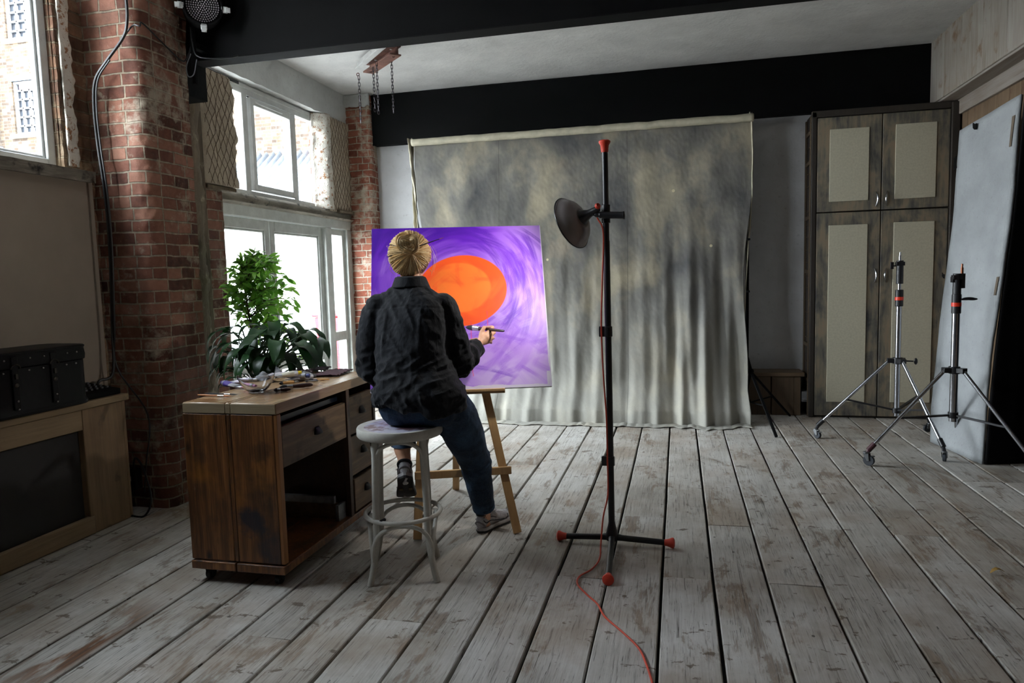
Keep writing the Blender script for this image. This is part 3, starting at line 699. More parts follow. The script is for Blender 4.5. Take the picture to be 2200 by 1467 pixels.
g = G(); g.box(-3.33, -3.24, 3.54, 3.60, 0.14, .27); g.build('body', MT['leatherette'], pg, bevel=.01)
g = G(); g.box(-3.30, -3.275, 3.537, 3.54, .20, .23); g.build('label', plain('white_label', (190, 190, 196), .5), pg)
g = G(); g.tube(spline([(-3.28, 3.57, .27), (-3.25, 3.56, .34), (-3.19, 3.55, .28), (-3.13, 3.53, .1), (-3.14, 3.48, .01), (-3.22, 3.47, .008), (-3.27, 3.5, .01), (-3.285, 3.56, .14)], 8), .006, 6); g.build('power_lead', MT['cable_black'], pg)
# ------------------------------------------------------------------ stage light on the beam
sl = thing('stage_light', 'round black stage light full of small lenses hung from the beam', 'stage light', (-2.86, 4.0, 3.3))
c = Vector((-2.845, 3.93, 3.10)); ax = Vector((.62, -.78, -.10)).normalized()
g = G(); g.lathe([(.112, -.13), (.118, -.02), (.118, .03), (.108, .03), (.106, .0), (.0, .0)], c, ax, 36); g.lathe([(.0, -.2), (.07, -.2), (.112, -.13)], c, ax, 36)
can = g.build('can', MT['black_paint'], sl)
g = G(); u = ax.cross(Vector((0, 0, 1))).normalized(); v_ = u.cross(ax); g.ell(c, (.001, .001, .001))
for rr, n in ((0, 1), (.013, 6), (.026, 12), (.039, 18), (.052, 24), (.065, 30), (.078, 36), (.091, 42)):
    for k in range(n):
        a = 2*PI*k/n; p = c+u*math.cos(a)*rr+v_*math.sin(a)*rr+ax*.004; g.ell(p, (.0048, .0048, .0048), nu=7, nv=5)
g.build('lens', plain('grey_led_lenses', (176, 168, 172), .15, .2, .05, 5, 0), can)
g = G(); clipm = plain('white_clip', (200, 202, 200), .5)
for a in (-PI/2, -.12, PI+.1, PI/2):
    p = c+u*math.cos(a)*.125+v_*math.sin(a)*.125; g2 = G(); R = Matrix((u, ax, v_)).transposed(); g2.obox(p+ax*.02, (.036, .02, .036), R); g2.obox(p+ax*.03+(u*math.cos(a)+v_*math.sin(a))*.018, (.03, .012, .03), R); g2.build('clip', clipm, can, bevel=.003)
g.bm.free()
g = G(); g.tube([c-u*.125-ax*.05, c-u*.14-ax*.05+v_*.08, c-u*.12-ax*.07+v_*.2, c+u*.12-ax*.07+v_*.2, c+u*.14-ax*.05+v_*.08, c+u*.125-ax*.05], .007, 6)
g.box(-2.90, -2.86, 4.0, 4.12, 3.28, 3.30); g.build('yoke', MT['black_paint'], sl)
g = G(); g.box(-2.99, -2.965, 3.98, 4.01, 2.66, 3.36); g.box(-3.0, -2.96, 4.0, 4.12, 3.2, 3.24); g.box(-3.0, -2.96, 4.0, 4.12, 2.88, 2.92)
tag(g.build('wall_bracket', MT['black_paint'], bevel=.004), 'black upright bracket at the beam end below the stage light', 'bracket')
cable('wall_cable', [(-2.97, 3.97, 3.0), (-2.96, 3.965, 2.9), (-2.93, 3.96, 2.82), (-2.85, 3.98, 2.80), (-2.75, 4.03, 2.81), (-2.72, 4.08, 2.835)], .005, MT['cable_black'], 'short black cable drooping under the left end of the beam')
cable('wall_cable', [(-2.98, 3.97, 2.84), (-3.01, 3.96, 2.76), (-3.0, 3.96, 2.70), (-2.96, 3.96, 2.71), (-2.94, 3.97, 2.80)], .0035, plain('grey_thin_wire', (96, 96, 100), .5), 'thin grey wire loop hanging at the beam end')
# ------------------------------------------------------------------ steel section and chains on the ceiling
hb = thing('ceiling_bracket', 'short rusty steel channel bolted under the white ceiling', 'bracket', (-2.42, 5.7, 3.36))
MT['rust'] = plain('rusty_steel', (104, 70, 60), .7, .4, .25, 9, .4, .5, (70, 44, 36)); MT['chalk'] = plain('white_painted_steel', (204, 204, 202), .6, 0, .06)
a1, a2 = P(793, 155, 'z', 3.24), P(848, 118, 'z', 3.24)
d = (a2-a1).normalized(); a1 -= d*.02; a2 += d*.02
g = G(); sd = Vector((d.y, -d.x, 0))
for q, o_ in (((.10, .012), Vector((0, 0, -.0))), ((.10, .012), Vector((0, 0, .07)))): g.beam(a1+o_, a2+o_, *q)
g.beam(a1+Vector((0, 0, .035))-sd*.02, a2+Vector((0, 0, .035))-sd*.02, .01, .07)
g.build('channel', MT['rust'], hb, bevel=.002)
b1, b2 = P(769, 160, 'z', 3.24), P(826, 112, 'z', 3.24)
g = G(); g.beam(b1+Vector((0, 0, .05)), b2+Vector((0, 0, .05)), .05, .012); g.beam(b1+Vector((0, 0, .08)), b2+Vector((0, 0, .08)), .012, .06)
g.beam((a1+a2)/2+Vector((0, 0, .1)), (b1+b2)/2+Vector((0, 0, .1)), .05, .012)
for q in (lerp(a1, a2, .3), lerp(a1, a2, .85), lerp(b1, b2, .8)): g.cyl(q+Vector((0, 0, .06)), Vector((q.x, q.y, ZC+.01)), .012, 8)
g.build('hanger', MT['chalk'], hb, bevel=.002)
for q in (b1, lerp(a1, a2, .1), lerp(a1, a2, .92)):
    g = G(); g.tube([q+Vector((.012*math.cos(t), 0, .012*math.sin(t)+.0)) for t in np.linspace(0, 2*PI, 12, endpoint=False)], .004, 6, True); g.build('shackle', MT['rust'], hb)
def chain(top, zb, label):
    g = G(); z = top.z; k = 0; L = .034
    while z > zb:
        R = Matrix.Rotation(k % 2*PI/2+.6, 3, 'Z'); c_ = Vector((top.x, top.y, z-L*.5)); pts = []
        for t in np.linspace(0, 2*PI, 14, endpoint=False):
            q = Vector((.008*math.cos(t), 0, .0095*math.sin(t)+(.0105 if math.sin(t) > 0 else -.0105))); pts.append(c_+R @ q)
        g.tube(pts, .0027, 5, True); z -= L*.82; k += 1
    return tag(g.build('chain', MT['chain']), label, 'chain', 'chains hanging from the ceiling bracket')
MT['chain'] = plain('dark_steel_chain', (66, 62, 66), .45, .7, .15)
for (px, py, pb, lab) in ((771, 168, 262, 'leftmost of the four steel chains hanging from the ceiling bracket'), (802, 150, 236, 'second steel chain from the left under the ceiling bracket'),
                          (809, 138, 238, 'third steel chain from the left, just beside the second'), (841, 130, 240, 'rightmost steel chain, hanging in front of the black band')):
    t = P(px, py, 'y', 5.75 if px != 809 else 5.6); bz = P(px+4, pb, 'y', t.y).z; chain(Vector((t.x, t.y, t.z+.02)), bz, lab)
# ------------------------------------------------------------------ backdrop
m = Mat('mottled_painted_muslin', .9, 0, .15); o = m.obj()
v = m.mapv(o, (1, 1, .75)); n1 = m.noise(v, 1.6, 4, .5, .4); n2 = m.noise(v, 5, 5, .55); wv = m.noise(o, 260, 2, .5)
dark = m.ramp(m.math('ADD', m.math('MULTIPLY', n1, .7), m.math('MULTIPLY', n2, .3)), [(.34, (70, 71, 75)), (.5, (114, 112, 106)), (.64, (166, 157, 136))])
sz = m.n('SeparateXYZ', 'Z', None, Vector=o)
c = m.mix(m.math('MULTIPLY', m.thr(m.math('ADD', sz, m.math('MULTIPLY', n1, 1.4)), 2.05, .9), .55), dark, (186, 184, 174))
c = m.mix(m.math('MULTIPLY', m.thr(m.noise(v, 2.3, 4), .62, .75), .3), c, (176, 160, 138))
c = m.mix(m.math('MULTIPLY', m.thr(wv, .45, .7), .18), c, (60, 58, 56))
sx = m.n('SeparateXYZ', 'X', None, Vector=o)
for xs in (-1.74, -.47): c = m.mix(m.math('MULTIPLY', m.math('LESS_THAN', m.math('ABSOLUTE', m.math('SUBTRACT', sx, xs)), .004), .45), c, (70, 68, 64))
for q, r in (((-.04, 6.9, 2.16), .022), ((.30, 6.9, 1.63), .02), ((-1.25, 6.5, 1.55), .018)):
    dd = m.n('VectorMath', 'Value', dict(operation='DISTANCE'), _0=m.mapv(o, (1, 0, 1)), _1=(q[0], 0, q[2])); c = m.mix(m.math('LESS_THAN', m.math('ADD', dd, m.math('MULTIPLY', n2, .012)), r), c, (206, 196, 164))
m.base(c); m.bump(m.math('ADD', m.math('MULTIPLY', wv, .25), m.noise(m.mapv(o, (3, 3, .8)), 8, 4)), .22, .01)
bd_mat = m.m
MT['cream_cloth'] = plain('unpainted_cream_canvas', (176, 170, 150), .9, 0, .08, 12, .3)
bd = thing('backdrop', 'large grey mottled cloth backdrop hanging behind the painter', 'backdrop', (-.93, 6.8, 0))
def cloth_y(x, z):
    t = 1-z/2.80; s_ = (x+2.6)/3.28
    y = 6.94-.27*t
    # folds open out towards the floor, strongest right of the lamp
    k = sst(.25, 1, t); kr = .35+1.0*sst(-.3, .1, x)
    y += kr*k*(.030*math.sin(x*15+t*2.2+1.4*math.sin(x*3.1+t*3))+.022*math.sin(x*31+t*4)+.010*math.sin(x*57-t*3))
    y += .05*k*sst(.1, .6, x)*math.sin(x*11-t*5)
    y += .012*nz(x*5, z*3, 1)+.0035*nz(x*16, z*6, 2)*(.3+k)+.0016*nz(x*34+z*9, z*26, 3)
    y -= .24*sst(.84, 1.0, t)**1.6
    return y
def clothp(u, v):
    t = v; z = 2.805*(1-t)
    x = lerp(lerp(-2.635, -2.40, t), lerp(.665, .60, t), u)
    e = abs(u-.5)*2
    x += (.03*math.sin(t*9)*(e**6))*(1 if u > .5 else -1) - .02*t*(1 if u > .5 else -1)*(e**4)
    y = cloth_y(x, z)
    z = max(z+.012+.035*(1-math.cos(u*PI*2))*0, .006)
    if t > .965: z = .006+.012*abs(nz(x*13, 3, 3)); y -= (t-.965)*3.2+.05*nz(x*4, 1, 1)
    if u > .96 and t > .9: x += (u-.96)*1.8*(t-.9)*10*.6
    return Vector((x, y, z))
g = G(); g.grid(clothp, 420, 200); g.build('cloth', bd_mat, bd, solid=.004)
g = G(); g.grid(lambda u, v: Vector((lerp(-2.65, .68, u), 6.915+.04*math.cos(v*PI*1.9)-.01, 2.785+.034*math.sin(v*PI*1.9)+.006*nz(u*30, v, 1)+.012*(u-.5)**2)), 120, 12)
g.build('top_hem', MT['cream_cloth'], bd, solid=.004)
for sx_, pz in ((-2.655, 1.95), (.695, 1.75)):
    g = G(); k = -1 if sx_ < 0 else 1
    g.grid(lambda u, v: Vector((sx_+(-.045-.045*v+.02*math.sin(v*7) if k > 0 else 0)+k*((.035 if k < 0 else .006)*math.sin(v*3+u*3)+.04*(u-.5)*(1-v)+(.012 if k < 0 else .005)*nz(u*3, v*12, k)), (6.94-(.20*v if k > 0 else 0))+(.05 if k < 0 else .02)*math.sin(u*6), lerp(2.83, .08 if k > 0 else pz-.2, v)+.03*nz(u*4, v*3, 9))), 10, 60)
    g.build('side_hem', MT['cream_cloth'], bd, solid=.005)
g = G()
for p in (P(1608, 514, 'y', 6.80), P(1607, 626, 'y', 6.74)): g.obox(p, (.03, .03, .02))
g.build('clip', MT['black_paint'], bd, bevel=.004)
st = thing('backdrop_stand', 'black metal stand with crossbar carrying the grey backdrop', 'stand', (.64, 7.0, 0))
g = G(); g.tube([(-2.67, 6.98, 2.805), (.70, 6.98, 2.805)], .018, 10); g.build('crossbar', MT['black_paint'], st)
for x, yc in ((-2.60, 7.02), (.64, 7.02)):
    g = G(); g.tube([(x, yc, .33), (x, yc, 2.82)], .016, 10); g.build('pole', MT['black_paint'], st)
    hub = P(1613, 798, 'y', 6.78) if x > 0 else Vector((x, yc, .53))
    if x > 0:
        g = G(); g.tube([(x, yc, .56), hub], .018, 8); g.ell(hub, (.028, .028, .03)); g.build('hub', MT['black_paint'], st)
    fts = [P(1668, 938, 'z', .01), P(1697, 893, 'z', .01), Vector((.60, 7.1, .01))] if x > 0 else [Vector((x-.1, 6.75, .01)), Vector((x-.2, 7.15, .01)), Vector((x+.35, 7.12, .01))]
    for ft in fts:
        g = G(); g.beam(hub, ft, .022, .016); g.build('leg', MT['black_paint'], st)
    g = G()
    lc = Vector((hub.x, hub.y+.03, .16))
    for ft in fts: g.beam(lc, lerp(hub, ft, .55), .016, .01)
    g.build('brace', MT['black_paint'], st)
# ------------------------------------------------------------------ cupboard
MT['cup'] = plain('smoky_limed_oak', (92, 86, 74), .6)
m = Mat('smoke_stained_limed_board', .6); o = m.obj()
n1 = m.noise(m.mapv(o, (3, 3, 1.6)), 2.4, 6, .6, .5); n2 = m.noise(m.mapv(o, (14, 14, 1.5)), 3, 5, .6)
c = m.ramp(m.math('ADD', m.math('MULTIPLY', n1, .65), m.math('MULTIPLY', n2, .35)), [(.36, (58, 60, 62)), (.47, (102, 98, 88)), (.56, (130, 119, 100)), (.68, (140, 120, 98))])
m.base(c); m.bump(n2, .15, .003); MT['cup'] = m.m
MT['cup_dark'] = wood('dark_brown_carcass', (28, 24, 21), (44, 38, 32), (58, 50, 42), 'z', .65)
MT['cup_panel'] = plain('putty_vinyl_panel', (186, 181, 160), .7, 0, .04, 60, .2)
MT['chrome'] = plain('satin_chrome', (180, 182, 188), .22, 1, .04, 4, 0)
cb = thing('cupboard', 'tall four door cupboard with putty coloured panels against the back wall', 'cupboard', (1.78, 7.1, 0))
g = G(); g.box(1.20, 2.37, 7.0, 7.28, .0, 2.80); g.box(1.19, 1.232, 6.955, 7.0, .0, 2.80); g.box(2.322, 2.385, 6.93, 7.02, 0, 2.80)
g.box(1.19, 2.385, 6.955, 7.0, 2.752, 2.81); g.box(1.19, 2.385, 6.98, 7.0, 0, .03); g.build('carcass', MT['cup_dark'], cb, bevel=.005)
g = G()
for z in (.33, .66, 1.35, 1.85, 2.35, 2.62): g.box(1.185, 1.20, 7.02, 7.26, z, z+.035)
g.box(1.184, 1.20, 7.0, 7.03, .0, 2.78); g.box(1.184, 1.20, 7.25, 7.28, 0, 2.78)
for k in range(22): g.box(1.192, 1.199, 7.06, 7.22, .15+k*.118, .155+k*.118+.004)
g.build('side_slats', wood('brown_side_slats', (54, 44, 34), (84, 68, 50), (104, 86, 64), 'y', .7), cb, bevel=.003)
for nm, x0, x1, z0, z1, pz0, pz1, hx, hz, side in (('door', 1.238, 1.772, 1.905, 2.745, 1.992, 2.637, 1.731, 2.0, -1), ('door', 1.780, 2.318, 1.905, 2.745, 1.992, 2.643, 1.823, 2.0, 1),
                                            ('door', 1.238, 1.772, .02, 1.893, .150, 1.780, 1.731, 1.315, -1), ('door', 1.780, 2.318, .02, 1.893, .154, 1.785, 1.826, 1.315, 1)):
    g = G(); g.box(x0, x1, 6.957, 6.982, z0, z1); dr = g.build('door', MT['cup'], cb, bevel=.004)
    px = (1.341, 1.668) if side < 0 else (1.882, 2.211)
    g = G(); g.box(px[0], px[1], 6.948, 6.958, pz0, pz1); g.build('panel', MT['cup_panel'], dr, bevel=.003)
    g = G(); g.tube([(hx+.012*side*math.sin(PI*t)*-1, 6.957-.026*math.sin(PI*t), hz-.065+.13*t) for t in np.linspace(0, 1, 12)], [.003+.0045*math.sin(PI*t) for t in np.linspace(0, 1, 12)], 8)
    g.build('handle', MT['chrome'], dr)
# ------------------------------------------------------------------ boards leaning at the right
vf = thing('folding_flat', 'tall white faced board leaning by the cupboard with a black return', 'board', (2.05, 5.7, 0))
A, B = Vector((1.94, 6.035, .004)), Vector((2.055, 5.385, .004)); A2, B2 = Vector((2.085, 6.04, 2.40)), Vector((2.215, 5.39, 2.50))
def wb(u, v):
    p = lerp(lerp(A, B, u), lerp(A2, B2, u), v); bow = .035*math.sin(PI*v)
    e = .006*nz(u*3, v*22, 1) if u in (0, 1) else 0
    return p+Vector((-bow*.2-.012*math.sin(v*6), 0, 0))+Vector((.01*nz(u*3, v*5, 2), e+.018*math.sin(v*7+1)*(v), 0))
g = G(); g.grid(wb, 14, 60); g.build('white_face', make_plaster('scuffed_white_board', (164, 168, 170), (126, 126, 126), (150, 152, 154), .66, 1.5, .5, .7), vf, solid=.02)
C_, C2 = Vector((2.36, 5.455, .004)), Vector((2.385, 5.44, 2.55))
g = G(); g.grid(lambda u, v: lerp(lerp(B+Vector((.012, 0, 0)), C_, u), lerp(B2+Vector((.012, 0, 0)), C2, u), v)+Vector((-.01*math.sin(v*6), .01*nz(u*4, v*3, 1), 0)), 12, 50)
g.build('black_face', plain('matt_black_board', (9, 8, 9), .75, 0, .3, 3, .2, .15), vf, solid=.015)
def tape(c_, sz, rz, label):
    g = G(); g.prism([c_+Vector((0, y*sz*math.cos(rz)-z*sz*math.sin(rz), y*sz*math.sin(rz)+z*sz*math.cos(rz))) for y, z in ((-1, -.5), (-.2, -.62), (.9, -.4), (1.05, .5), (.1, .35), (-.8, .6))], (-.003, 0, 0))
    return g.build('tape', MT['black_paint'], vf)
tape(wb(.30, .985)+Vector((-.014, 0, .0)), .04, .3, ''); tape(wb(.0, .90)+Vector((-.012, .02, 0)), .05, 1.5, ''); tape(wb(.0, .545)+Vector((-.014, .03, 0)), .03, .3, '')
g = G(); pat = plain('brown_card_showing', (104, 92, 78), .9); g.prism([wb(.93, .95)+Vector((-.014, 0, 0)), wb(.97, .95)+Vector((-.014, 0, 0)), wb(.95, .87)+Vector((-.014, 0, 0)), wb(.92, .87)+Vector((-.014, 0, 0))], (-.002, 0, 0)); g.build('torn_patch', pat, vf); g = G(); g.prism([wb(.95, .52)+Vector((-.014, 0, 0)), wb(.985, .52)+Vector((-.014, 0, 0)), wb(.97, .47)+Vector((-.014, 0, 0)), wb(.94, .47)+Vector((-.014, 0, 0))], (-.002, 0, 0))
g.build('torn_patch', pat, vf)
g = G(); g.box(2.355, 2.38, 4.4, 5.40, .004, 2.6)
tag(g.build('black_board', plain('matt_black_panel', (9, 8, 9), .75, 0, .3, 3, .2, .15), bevel=.003), 'tall matt black board standing at the right edge against the boarding', 'board')
# ------------------------------------------------------------------ roller light stands
MT['stand_black'] = plain('black_stand_casting', (20, 20, 24), .42, 0, .15)
MT['red_plastic'] = plain('bright_red_orange_plastic', (214, 52, 28), .35, 0, .06, 10, .03)
MT['castor_grey'] = plain('grey_castor_steel', (118, 120, 122), .4, .7, .1)
MT['castor_wheel'] = plain('dark_castor_rubber', (44, 48, 54), .6)
def castor(g_b, g_w, p, ang, big=1.0):
    d = Vector((math.cos(ang), math.sin(ang), 0)); s_ = Vector((-d.y, d.x, 0)); r = .030*big
    c_ = p+Vector((0, 0, r))+d*.018
    g_w.cyl(c_-s_*.011, c_+s_*.011, r, 18)
    for k in (-1, 1): g_b.prism([c_+s_*.015*k+Vector((0, 0, -.004))-d*.008, c_+s_*.015*k+d*.008, p+s_*.015*k+d*.02+Vector((0, 0, 2.35*r)), p+s_*.015*k-d*.018+Vector((0, 0, 2.35*r))], s_*.003*k)
    g_b.cyl(p+Vector((0, 0, 2.3*r)), p+Vector((0, 0, 2.6*r)), .018*big, 12)
    g_b.obox(c_+d*.028+Vector((0, 0, r*.9)), (.02, .02, .006))
def roller_stand(col, feet, label, ztop, zcol, z1, zb, zcollar2=None, levers=False):
    t = thing('light_stand', label, 'light stand', (col.x, col.y, 0), 'chrome roller stands')
    X, Y = col.x, col.y
    g = G(); g.tube([(X, Y, zb), (X, Y, z1)], .020 if not levers else .024, 16); g.build('column', MT['chrome'], t)
    g = G(); g.tube([(X, Y, z1), (X, Y, ztop-.16)], .013, 14); g.build('riser', MT['chrome'], t)
    g = G(); g.tube([(X, Y, z1-.06), (X, Y, z1+.07)], .029, 16); 
    if levers:
        g.tube([(X+.03, Y-.005, z1+.035), (X+.075, Y-.01, z1+.035)], .007, 8); g.ell((X+.09, Y-.01, z1+.036), (.035, .012, .009))
    cl = g.build('collar', MT['stand_black'], t, bevel=.004)
    g = G(); g.tube([(X, Y, z1-.012), (X, Y, z1+.014)], .0305, 16); g.build('band', MT['red_plastic'], cl)
    g = G(); g.tube([(X, Y, ztop-.20), (X, Y, ztop-.02)], .026, 12); g.box(X-.03, X+.03, Y-.024, Y+.024, ztop-.06, ztop-.03)
    if levers:
        g.box(X+.02, X+.045, Y-.015, Y+.015, ztop-.12, ztop-.02); g.ell((X+.07, Y-.01, ztop-.19), (.04, .012, .010)); g.box(X-.035, X-.02, Y-.02, Y+.02, ztop-.08, ztop-.04)
    else:
        g.tube([(X-.02, Y, ztop-.06), (X-.05, Y, ztop-.06)], .006, 8); g.box(X-.068, X-.045, Y-.008, Y+.008, ztop-.085, ztop-.03)
    g.build('head_socket', MT['stand_black'], t, bevel=.004)
    g = G(); sx_ = X+(.028 if levers else 0); g.tube([(sx_, Y, ztop-.03), (sx_, Y, ztop+.02), (sx_, Y, ztop+.021), (sx_, Y, ztop+.045)], [.009, .009, .006, .006], 10); g.build('spigot', plain('copper_spigot', (150, 96, 72), .3, .9) if levers else MT['chrome'], t)
    g = G(); g.tube([(X, Y, zcol-.025), (X, Y, zcol+.025)], .036, 16)
    for f in feet:
        d = (Vector((f.x-X, f.y-Y, 0))).normalized(); g.obox((X+d.x*.05, Y+d.y*.05, zcol), (.05, .05, .035), Matrix.Rotation(math.atan2(d.y, d.x), 3, 'Z'))
    if not levers:
        g.tube([(X+.03, Y-.02, zcol), (X+.10, Y-.04, zcol)], .006, 8); g.ell((X+.115, Y-.044, zcol), (.014, .01, .026))
    g.build('spreader_collar', MT['stand_black'], t, bevel=.004)
    mids = []
    for f in feet:
        d = (Vector((f.x-X, f.y-Y, 0))).normalized(); a_ = Vector((X+d.x*.06, Y+d.y*.06, zcol)); b_ = Vector((f.x-d.x*.02, f.y-d.y*.02, .115)); mids.append(lerp(a_, b_, .60))
        g = G(); g.tube([a_, b_], .0125, 12); lg = g.build('leg', MT['chrome'], t)
        h = G(); h.tube([b_+(a_-b_).normalized()*.05, b_-(a_-b_).normalized()*.012], .019, 10); h.tube([b_, (f.x, f.y, .07)], .014, 8); h.build('foot_joint', plain('maroon_joint', (66, 30, 38), .5) if levers and f is feet[0] else MT['stand_black'], lg)
        gb, gw = G(), G(); castor(gb, gw, Vector((f.x, f.y, 0)), math.atan2(d.y, d.x)+2.4, 1.0 if not levers else 1.25); gb.build('castor_fork', MT['castor_grey'], lg, bevel=.001); gw.build('castor_wheel', MT['castor_wheel'], lg, bevel=.003)
    g = G(); zz = zb+.045
    for q in mids: g.beam((X, Y, zz), q, .022, .012)
    g.tube([(X, Y, zz-.02), (X, Y, zz+.02)], .032, 12); g.build('brace', MT['stand_black'], t)
    return t
roller_stand(Vector((1.672, 5.99, 0)), [Vector((1.10, 6.09, 0)), Vector((1.83, 5.43, 0)), Vector((2.05, 6.43, 0))], 'chrome roller light stand in front of the cupboard doors', 1.455, .655, 1.14, .215)
roller_stand(Vector((1.838, 5.317, 0)), [Vector((1.285, 5.27, 0)), Vector((2.035, 5.80, 0)), Vector((2.19, 4.88, 0))], 'chrome roller light stand in front of the white leaning board', 1.35, .672, 1.12, .315, levers=True)
# dry leaf on the boards
g = G(); c_ = P(2144, 1232, 'z', .012); g.leaf(c_+Vector((-.03, 0, 0)), c_+Vector((.03, .01, .01)), .014, (0, 0, 1), .25, .4)
tag(g.build('dry_leaf', plain('ochre_dry_leaf', (150, 118, 56), .7), solid=.001), 'small curled ochre leaf on the floor at the far right', 'leaf')
# ------------------------------------------------------------------ floor lamp
MT['lamp_black'] = plain('satin_black_tube', (20, 20, 24), .35, 0, .15, 8, .05)
MT['lamp_orange'] = plain('orange_red_plastic', (206, 62, 40), .45, 0, .06, 10, .03)
MT['cord_orange'] = plain('orange_red_cord', (196, 74, 52), .5, 0, .08, 10, .05)
lx, ly = -.337, 3.504
fl = thing('floor_lamp', 'black pole floor lamp with orange end caps and a grey dish shade', 'lamp', (lx, ly, 0))
ztop = P(1300, 322, 'y', ly).z; ltop = Vector((P(1299, 320, 'y', ly).x, ly, ztop))
def pole(z): return Vector((lerp(lx, ltop.x, z/ztop), ly, z))
g = G(); g.tube([pole(.03), pole(1.55)], .0165, 18); g.tube([pole(1.5), ltop], .0150, 18); g.build('pole', MT['lamp_black'], fl)
g = G(); g.lathe([(.0, .046), (.024, .046), (.029, .041), (.028, .034), (.021, .022), (.0185, .0), (.0165, -.012), (0, -.012)], ltop, (0, 0, 1), 22); g.build('top_cap', MT['lamp_orange'], fl)
for zc_, h in ((P(1300, 712, 'y', ly).z, .026), (P(1310, 990, 'y', ly).z, .024)):
    g = G(); g.tube([pole(zc_-h), pole(zc_+h)], .0215, 18); g.box(pole(zc_).x-.045, pole(zc_).x-.01, ly-.012, ly+.012, zc_-h, zc_+h); g.build('collar', MT['lamp_black'], fl, bevel=.003)
g = G(); g.lathe([(.0, .0), (.03, .002), (.034, .02), (.028, .05), (.019, .085), (.0165, .10)], (lx, ly, .025), (0, 0, 1), 20); g.ell((lx, ly, .045), (.032, .032, .022)); g.build('base_hub', MT['lamp_black'], fl)
for e in (Vector((-.585, 3.512, .028)), Vector((-.062, 3.505, .028)), Vector((-.312, 3.05, .028))):
    d = (e-Vector((lx, ly, .028))).normalized(); s0 = Vector((lx, ly, .045))
    g = G(); g.tube([s0, s0+d*.05+Vector((0, 0, -.006)), e], [.022, .0155, .0150], 14); lg = g.build('leg', MT['lamp_black'], fl)
    g = G(); g.lathe([(0, -.012), (.016, -.012), (.0175, .0), (.021, .014), (.027, .026), (.026, .034), (.016, .040), (0, .041)], e, d, 20); g.build('foot_cap', MT['lamp_orange'], lg)
# clamp, side arm, lamp holder and shade
arm_z = P(1304, 464, 'y', ly).z
g = G(); g.tube([pole(arm_z-.035), pole(arm_z+.055)], .0215, 18); g.build('pole_clamp', MT['lamp_black'], fl, bevel=.003)
pa = Vector((pole(arm_z).x, ly, arm_z)); fy = ly-.035
g = G(); g.tube([(-.395, fy, arm_z+.006), (-.375, fy, arm_z+.006), (-.372, fy, arm_z+.004), (-.262, fy, arm_z-.003), (-.256, fy, arm_z-.003), (-.25, fy, arm_z-.003)], [.012, .013, .0165, .0185, .021, .018], 16); g.box(pa.x-.016, pa.x+.016, fy, ly, arm_z-.014, arm_z+.014)
g.build('side_arm', MT['lamp_black'], fl, bevel=.002)
sc0 = P(1282, 450, 'y', fy-.005); sc1 = P(1246, 462, 'y', fy+.02)   # holder axis runs back-left towards the canvas
axl = Vector((-.86, .37, -.36)).normalized()
g = G(); g.tube([(-.385, fy, arm_z+.004), (-.41, fy-.004, arm_z+.012), sc0+axl*.02], .009, 8); g.build('knuckle', MT['lamp_black'], fl)
g = G(); g.lathe([(0, -.012), (.014, -.012), (.017, 0), (.018, .02), (.021, .045), (.033, .075), (.043, .092), (.040, .095), (0, .095)], sc0, axl, 26); g.build('lamp_holder', MT['lamp_black'], fl)
kn = sc0-axl*.004+Vector((0, -.012, .01)); g = G(); g.lathe([(0, -.002), (.014, 0), (.016, .006), (.012, .014), (0, .016)], kn, (-axl+Vector((.15, -.8, .5))).normalized(), 14)
for k in range(5): g.obox(kn+Vector((.006, -.011, .008)), (.004, .006, .018))
g.build('switch_knob', MT['lamp_orange'], fl)
s0 = sc0+axl*.088
mt = Mat('smoked_grey_dish', .28, .25, .5); mt.base(mt.ramp(mt.noise(mt.obj(), 4, 3), [(.3, (128, 122, 122)), (.7, (152, 146, 146))])); 
prof = [(.038, 0), (.055, .004), (.078, .012), (.100, .026), (.116, .044), (.127, .064), (.135, .068)]
g = G(); u_ = prof+[(r-.0025, z+.0015) for r, z in reversed(prof)]
g.lathe(prof, s0, axl, 48, caps=False); shd = g.build('lamp_shade', mt.m, fl, solid=.0022)
g = G(); g.lathe([(.1335, .066), (.137, .067), (.137, .071), (.1335, .072)], s0, axl, 48, caps=False, closed=True); g.build('shade_rim', MT['lamp_black'], shd)
bl = Mat('lit_bulb', .3); bl.set('Emission Color', (1, .96, .90, 1)); bl.set('Emission Strength', 30.0); bl.base((250, 246, 236))
bc = s0+axl*.050
g = G(); g.lathe([(.0, -.045), (.014, -.04), (.016, -.02), (.024, .0), (.027, .014), (.020, .032), (0, .040)], bc, axl, 20); g.build('bulb', bl.m, shd)
# light of the lamp's own bulb, thrown forward by the dish
ld_ = bpy.data.lights.new('lamp_beam', 'SPOT'); ld_.energy = 24; ld_.spot_size = math.radians(132); ld_.spot_blend = .55; ld_.shadow_soft_size = .035; ld_.color = (1, .96, .90)
lo = bpy.data.objects.new('lamp_beam', ld_); sc.collection.objects.link(lo); lo.location = s0+axl*.10
lo.rotation_euler = Vector((-.93, .12, -.38)).to_track_quat('-Z', 'Y').to_euler()
cp = [Vector((-.385, fy, arm_z-.008))]+[P(px, py, 'y', fy) for px, py in ((1296, 500), (1294, 600), (1292, 700), (1296, 800), (1303, 900), (1305, 985), (1306, 1060))]
cp += [P(1296, 1110, 'y', 3.42), P(1291, 1165, 'y', 3.36), P(1288, 1200, 'z', .012)]+[P(px, py, 'z', .008) for px, py in ((1272, 1222), (1245, 1238), (1241, 1255), (1262, 1278), (1284, 1298), (1300, 1325), (1340, 1360), (1372, 1392), (1388, 1425), (1402, 1470), (1416, 1540))]
g = G(); g.tube(spline(cp, 7), .0042, 7); g.build('power_cord', MT['cord_orange'], fl)
